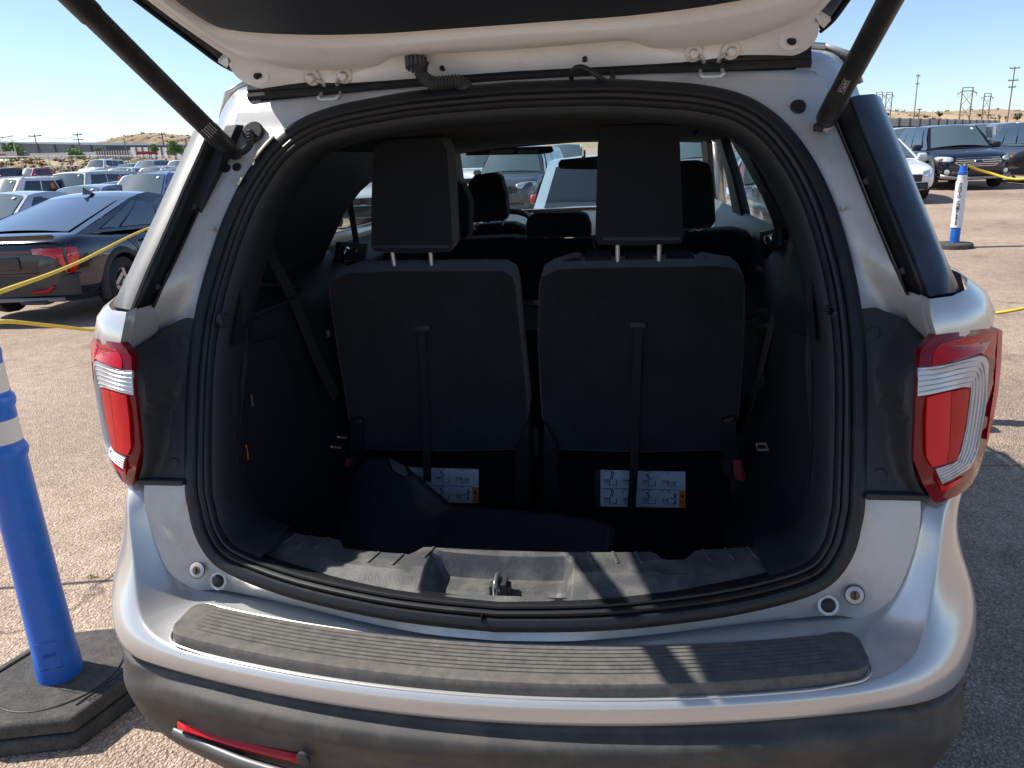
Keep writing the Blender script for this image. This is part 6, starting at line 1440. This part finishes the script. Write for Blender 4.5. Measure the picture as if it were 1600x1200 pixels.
text_mesh('embossing', 'LINE', .018, M_BLUE, root, mw, .0015)
MB().tube([q+tv*.03*c1+up*.045*c2 for c1, c2 in ((-1, 1), (1, 1), (1, -1), (-1, -1))], .0012, 5, wrap=True).build('moulded_frame', M_BLUE, root)
# far post with sleeve lettering
p = at_ground(1490, 387); hh = None
root2 = empty('delineator_post', p); tag(root2, 'blue post in lettered white sleeve on the right', 'post', 'delineator posts')
dep = (p-CAM).dot(_f); hpx = 128*dep/F_PX
MB().lathe([(0, .24), (.05, .24), (.07, .22), (.075, .05)], (0, 0, 0), (0, 0, 1), 28).build('rubber_base', M_RUBB, root2)
k = hpx/1.22
MB().lathe([(.07*k, .062), (.9*k, .056), (1.05*k, .055), (1.06*k, .062), (1.09*k, .062), (1.10*k, .05), (1.17*k, .045), (1.18*k, 0)], (0, 0, 0), (0, 0, 1), 28, caps=False).build('post', M_BLUE, root2, smoothang=35)
MB().lathe([(.30*k, .072), (.96*k, .070)], (0, 0, 0), (0, 0, 1), 28, caps=True).build('sleeve', mat('sleeve_white', (.75, .75, .74), .5), root2)
MB().lathe([(.965*k, .058), (1.045*k, .058)], (0, 0, 0), (0, 0, 1), 28, caps=False).build('reflective_band', M_BAND, root2)
pn = (CAM-p); pn.z = 0; pn.normalize(); tv = Vector((-pn.y, pn.x, 0))
chars = 'PHOTO COMPLETE'
for i, ch in enumerate(chars):
    if ch == ' ': continue
    mw = Matrix.Identity(4); q = pn*.0725+tv*(-.012)+up*(.915*k-i*.0425*k)
    xa, ya = -up, tv
    for r_ in range(3): mw[r_][0] = tv[r_]; mw[r_][1] = up[r_]; mw[r_][2] = pn[r_]; mw[r_][3] = q[r_]
    text_mesh('letter', ch, .062*k, M_INK, root2, mw, .001)
MB().tube([Vector((0, 0, 1.16*k))-tv*.03, Vector((0, 0, 1.21*k))-tv*.03, Vector((0, 0, 1.21*k))+tv*.03, Vector((0, 0, 1.16*k))+tv*.03], .008, 6).build('handle', mat('dark_handle', (.06, .06, .07), .5), root2)
def rope(label, pts, r):
    o = MB().tube(spline(pts, 14), r, 8).build('rope', M_ROPE, None, smoothang=80); tag(o, label, 'rope', 'yellow barrier ropes')
top = p+Vector((0, 0, 1.19*k))
def rope_post(px, py, dp, label):
    q = at_depth(px, py, dp); c = copy_tree(root); c.location = (q.x, q.y, ground_z(q.x, q.y)); c.rotation_euler = (0, 0, random.uniform(0, 6)); c['label'] = label
    return Vector(c.location)+Vector((0, 0, 1.17))
e1 = rope_post(1720, 285, dep*.90, 'blue post beyond the right edge holding the far rope')
e2 = rope_post(-430, 590, 3.0, 'blue post beyond the left edge holding the upper rope')
e3 = rope_post(338, 330, 8.6, 'blue post behind the left pillar at the upper rope end')
e4 = rope_post(268, 470, 5.2, 'blue post behind the left tail light at the lower rope end')
e5 = rope_post(1392, 430, 4.2, 'blue post behind the right tail light at the low rope end')
e6 = rope_post(2050, 540, 3.2, 'blue post beyond the right edge at the low rope end')
rope('yellow rope running right from the lettered white post', [top, at_depth(1545, 270, dep*.97), at_depth(1605, 279, dep*.94), e1], .016)
rope('upper yellow rope crossing in front of the black fastback', [e2, at_depth(-60, 477, 3.0), at_depth(0, 456, 3.3), at_depth(120, 411, 4.6), at_depth(240, 354, 7.0), e3], .0105)
rope('lower yellow rope leading from near blue post to the SUV', [B0+Vector((0, 0, 1.17)), at_depth(0, 503, 2.35), at_depth(80, 509, 2.75), at_depth(165, 517, 3.5), at_depth(225, 512, 4.4), e4], .0068)
rope('yellow rope low on the right beside the tail light', [e5, at_depth(1450, 458, 3.8), at_depth(1518, 470, 3.3), at_depth(1600, 482, 2.9), e6], .0062)
# small weeds in the pavement at the left
for i, (px, py, label) in enumerate([(145, 902, 'larger green weed tuft beside the bumper'), (180, 897, 'tiny weed sprig touching the bumper corner')]):
    c = at_ground(px, py); b = MB()
    for j in range(26):
        a = random.uniform(0, 6.28); l = random.uniform(.008, .022)*(1 if i == 0 else .6); e = Vector((math.cos(a), math.sin(a), random.uniform(.3, 1.0)))*l; s_ = Vector((-math.sin(a), math.cos(a), 0))*.002; o_ = Vector((random.uniform(-.02, .02), random.uniform(-.015, .015), 0))
        b.add([o_-s_, o_+s_, o_+e], [[0, 1, 2]])
    o = b.build('weed', mat('weed_green', (.10, .18, .03), .7), None, flat=True); o.location = c; tag(o, label, 'weed')
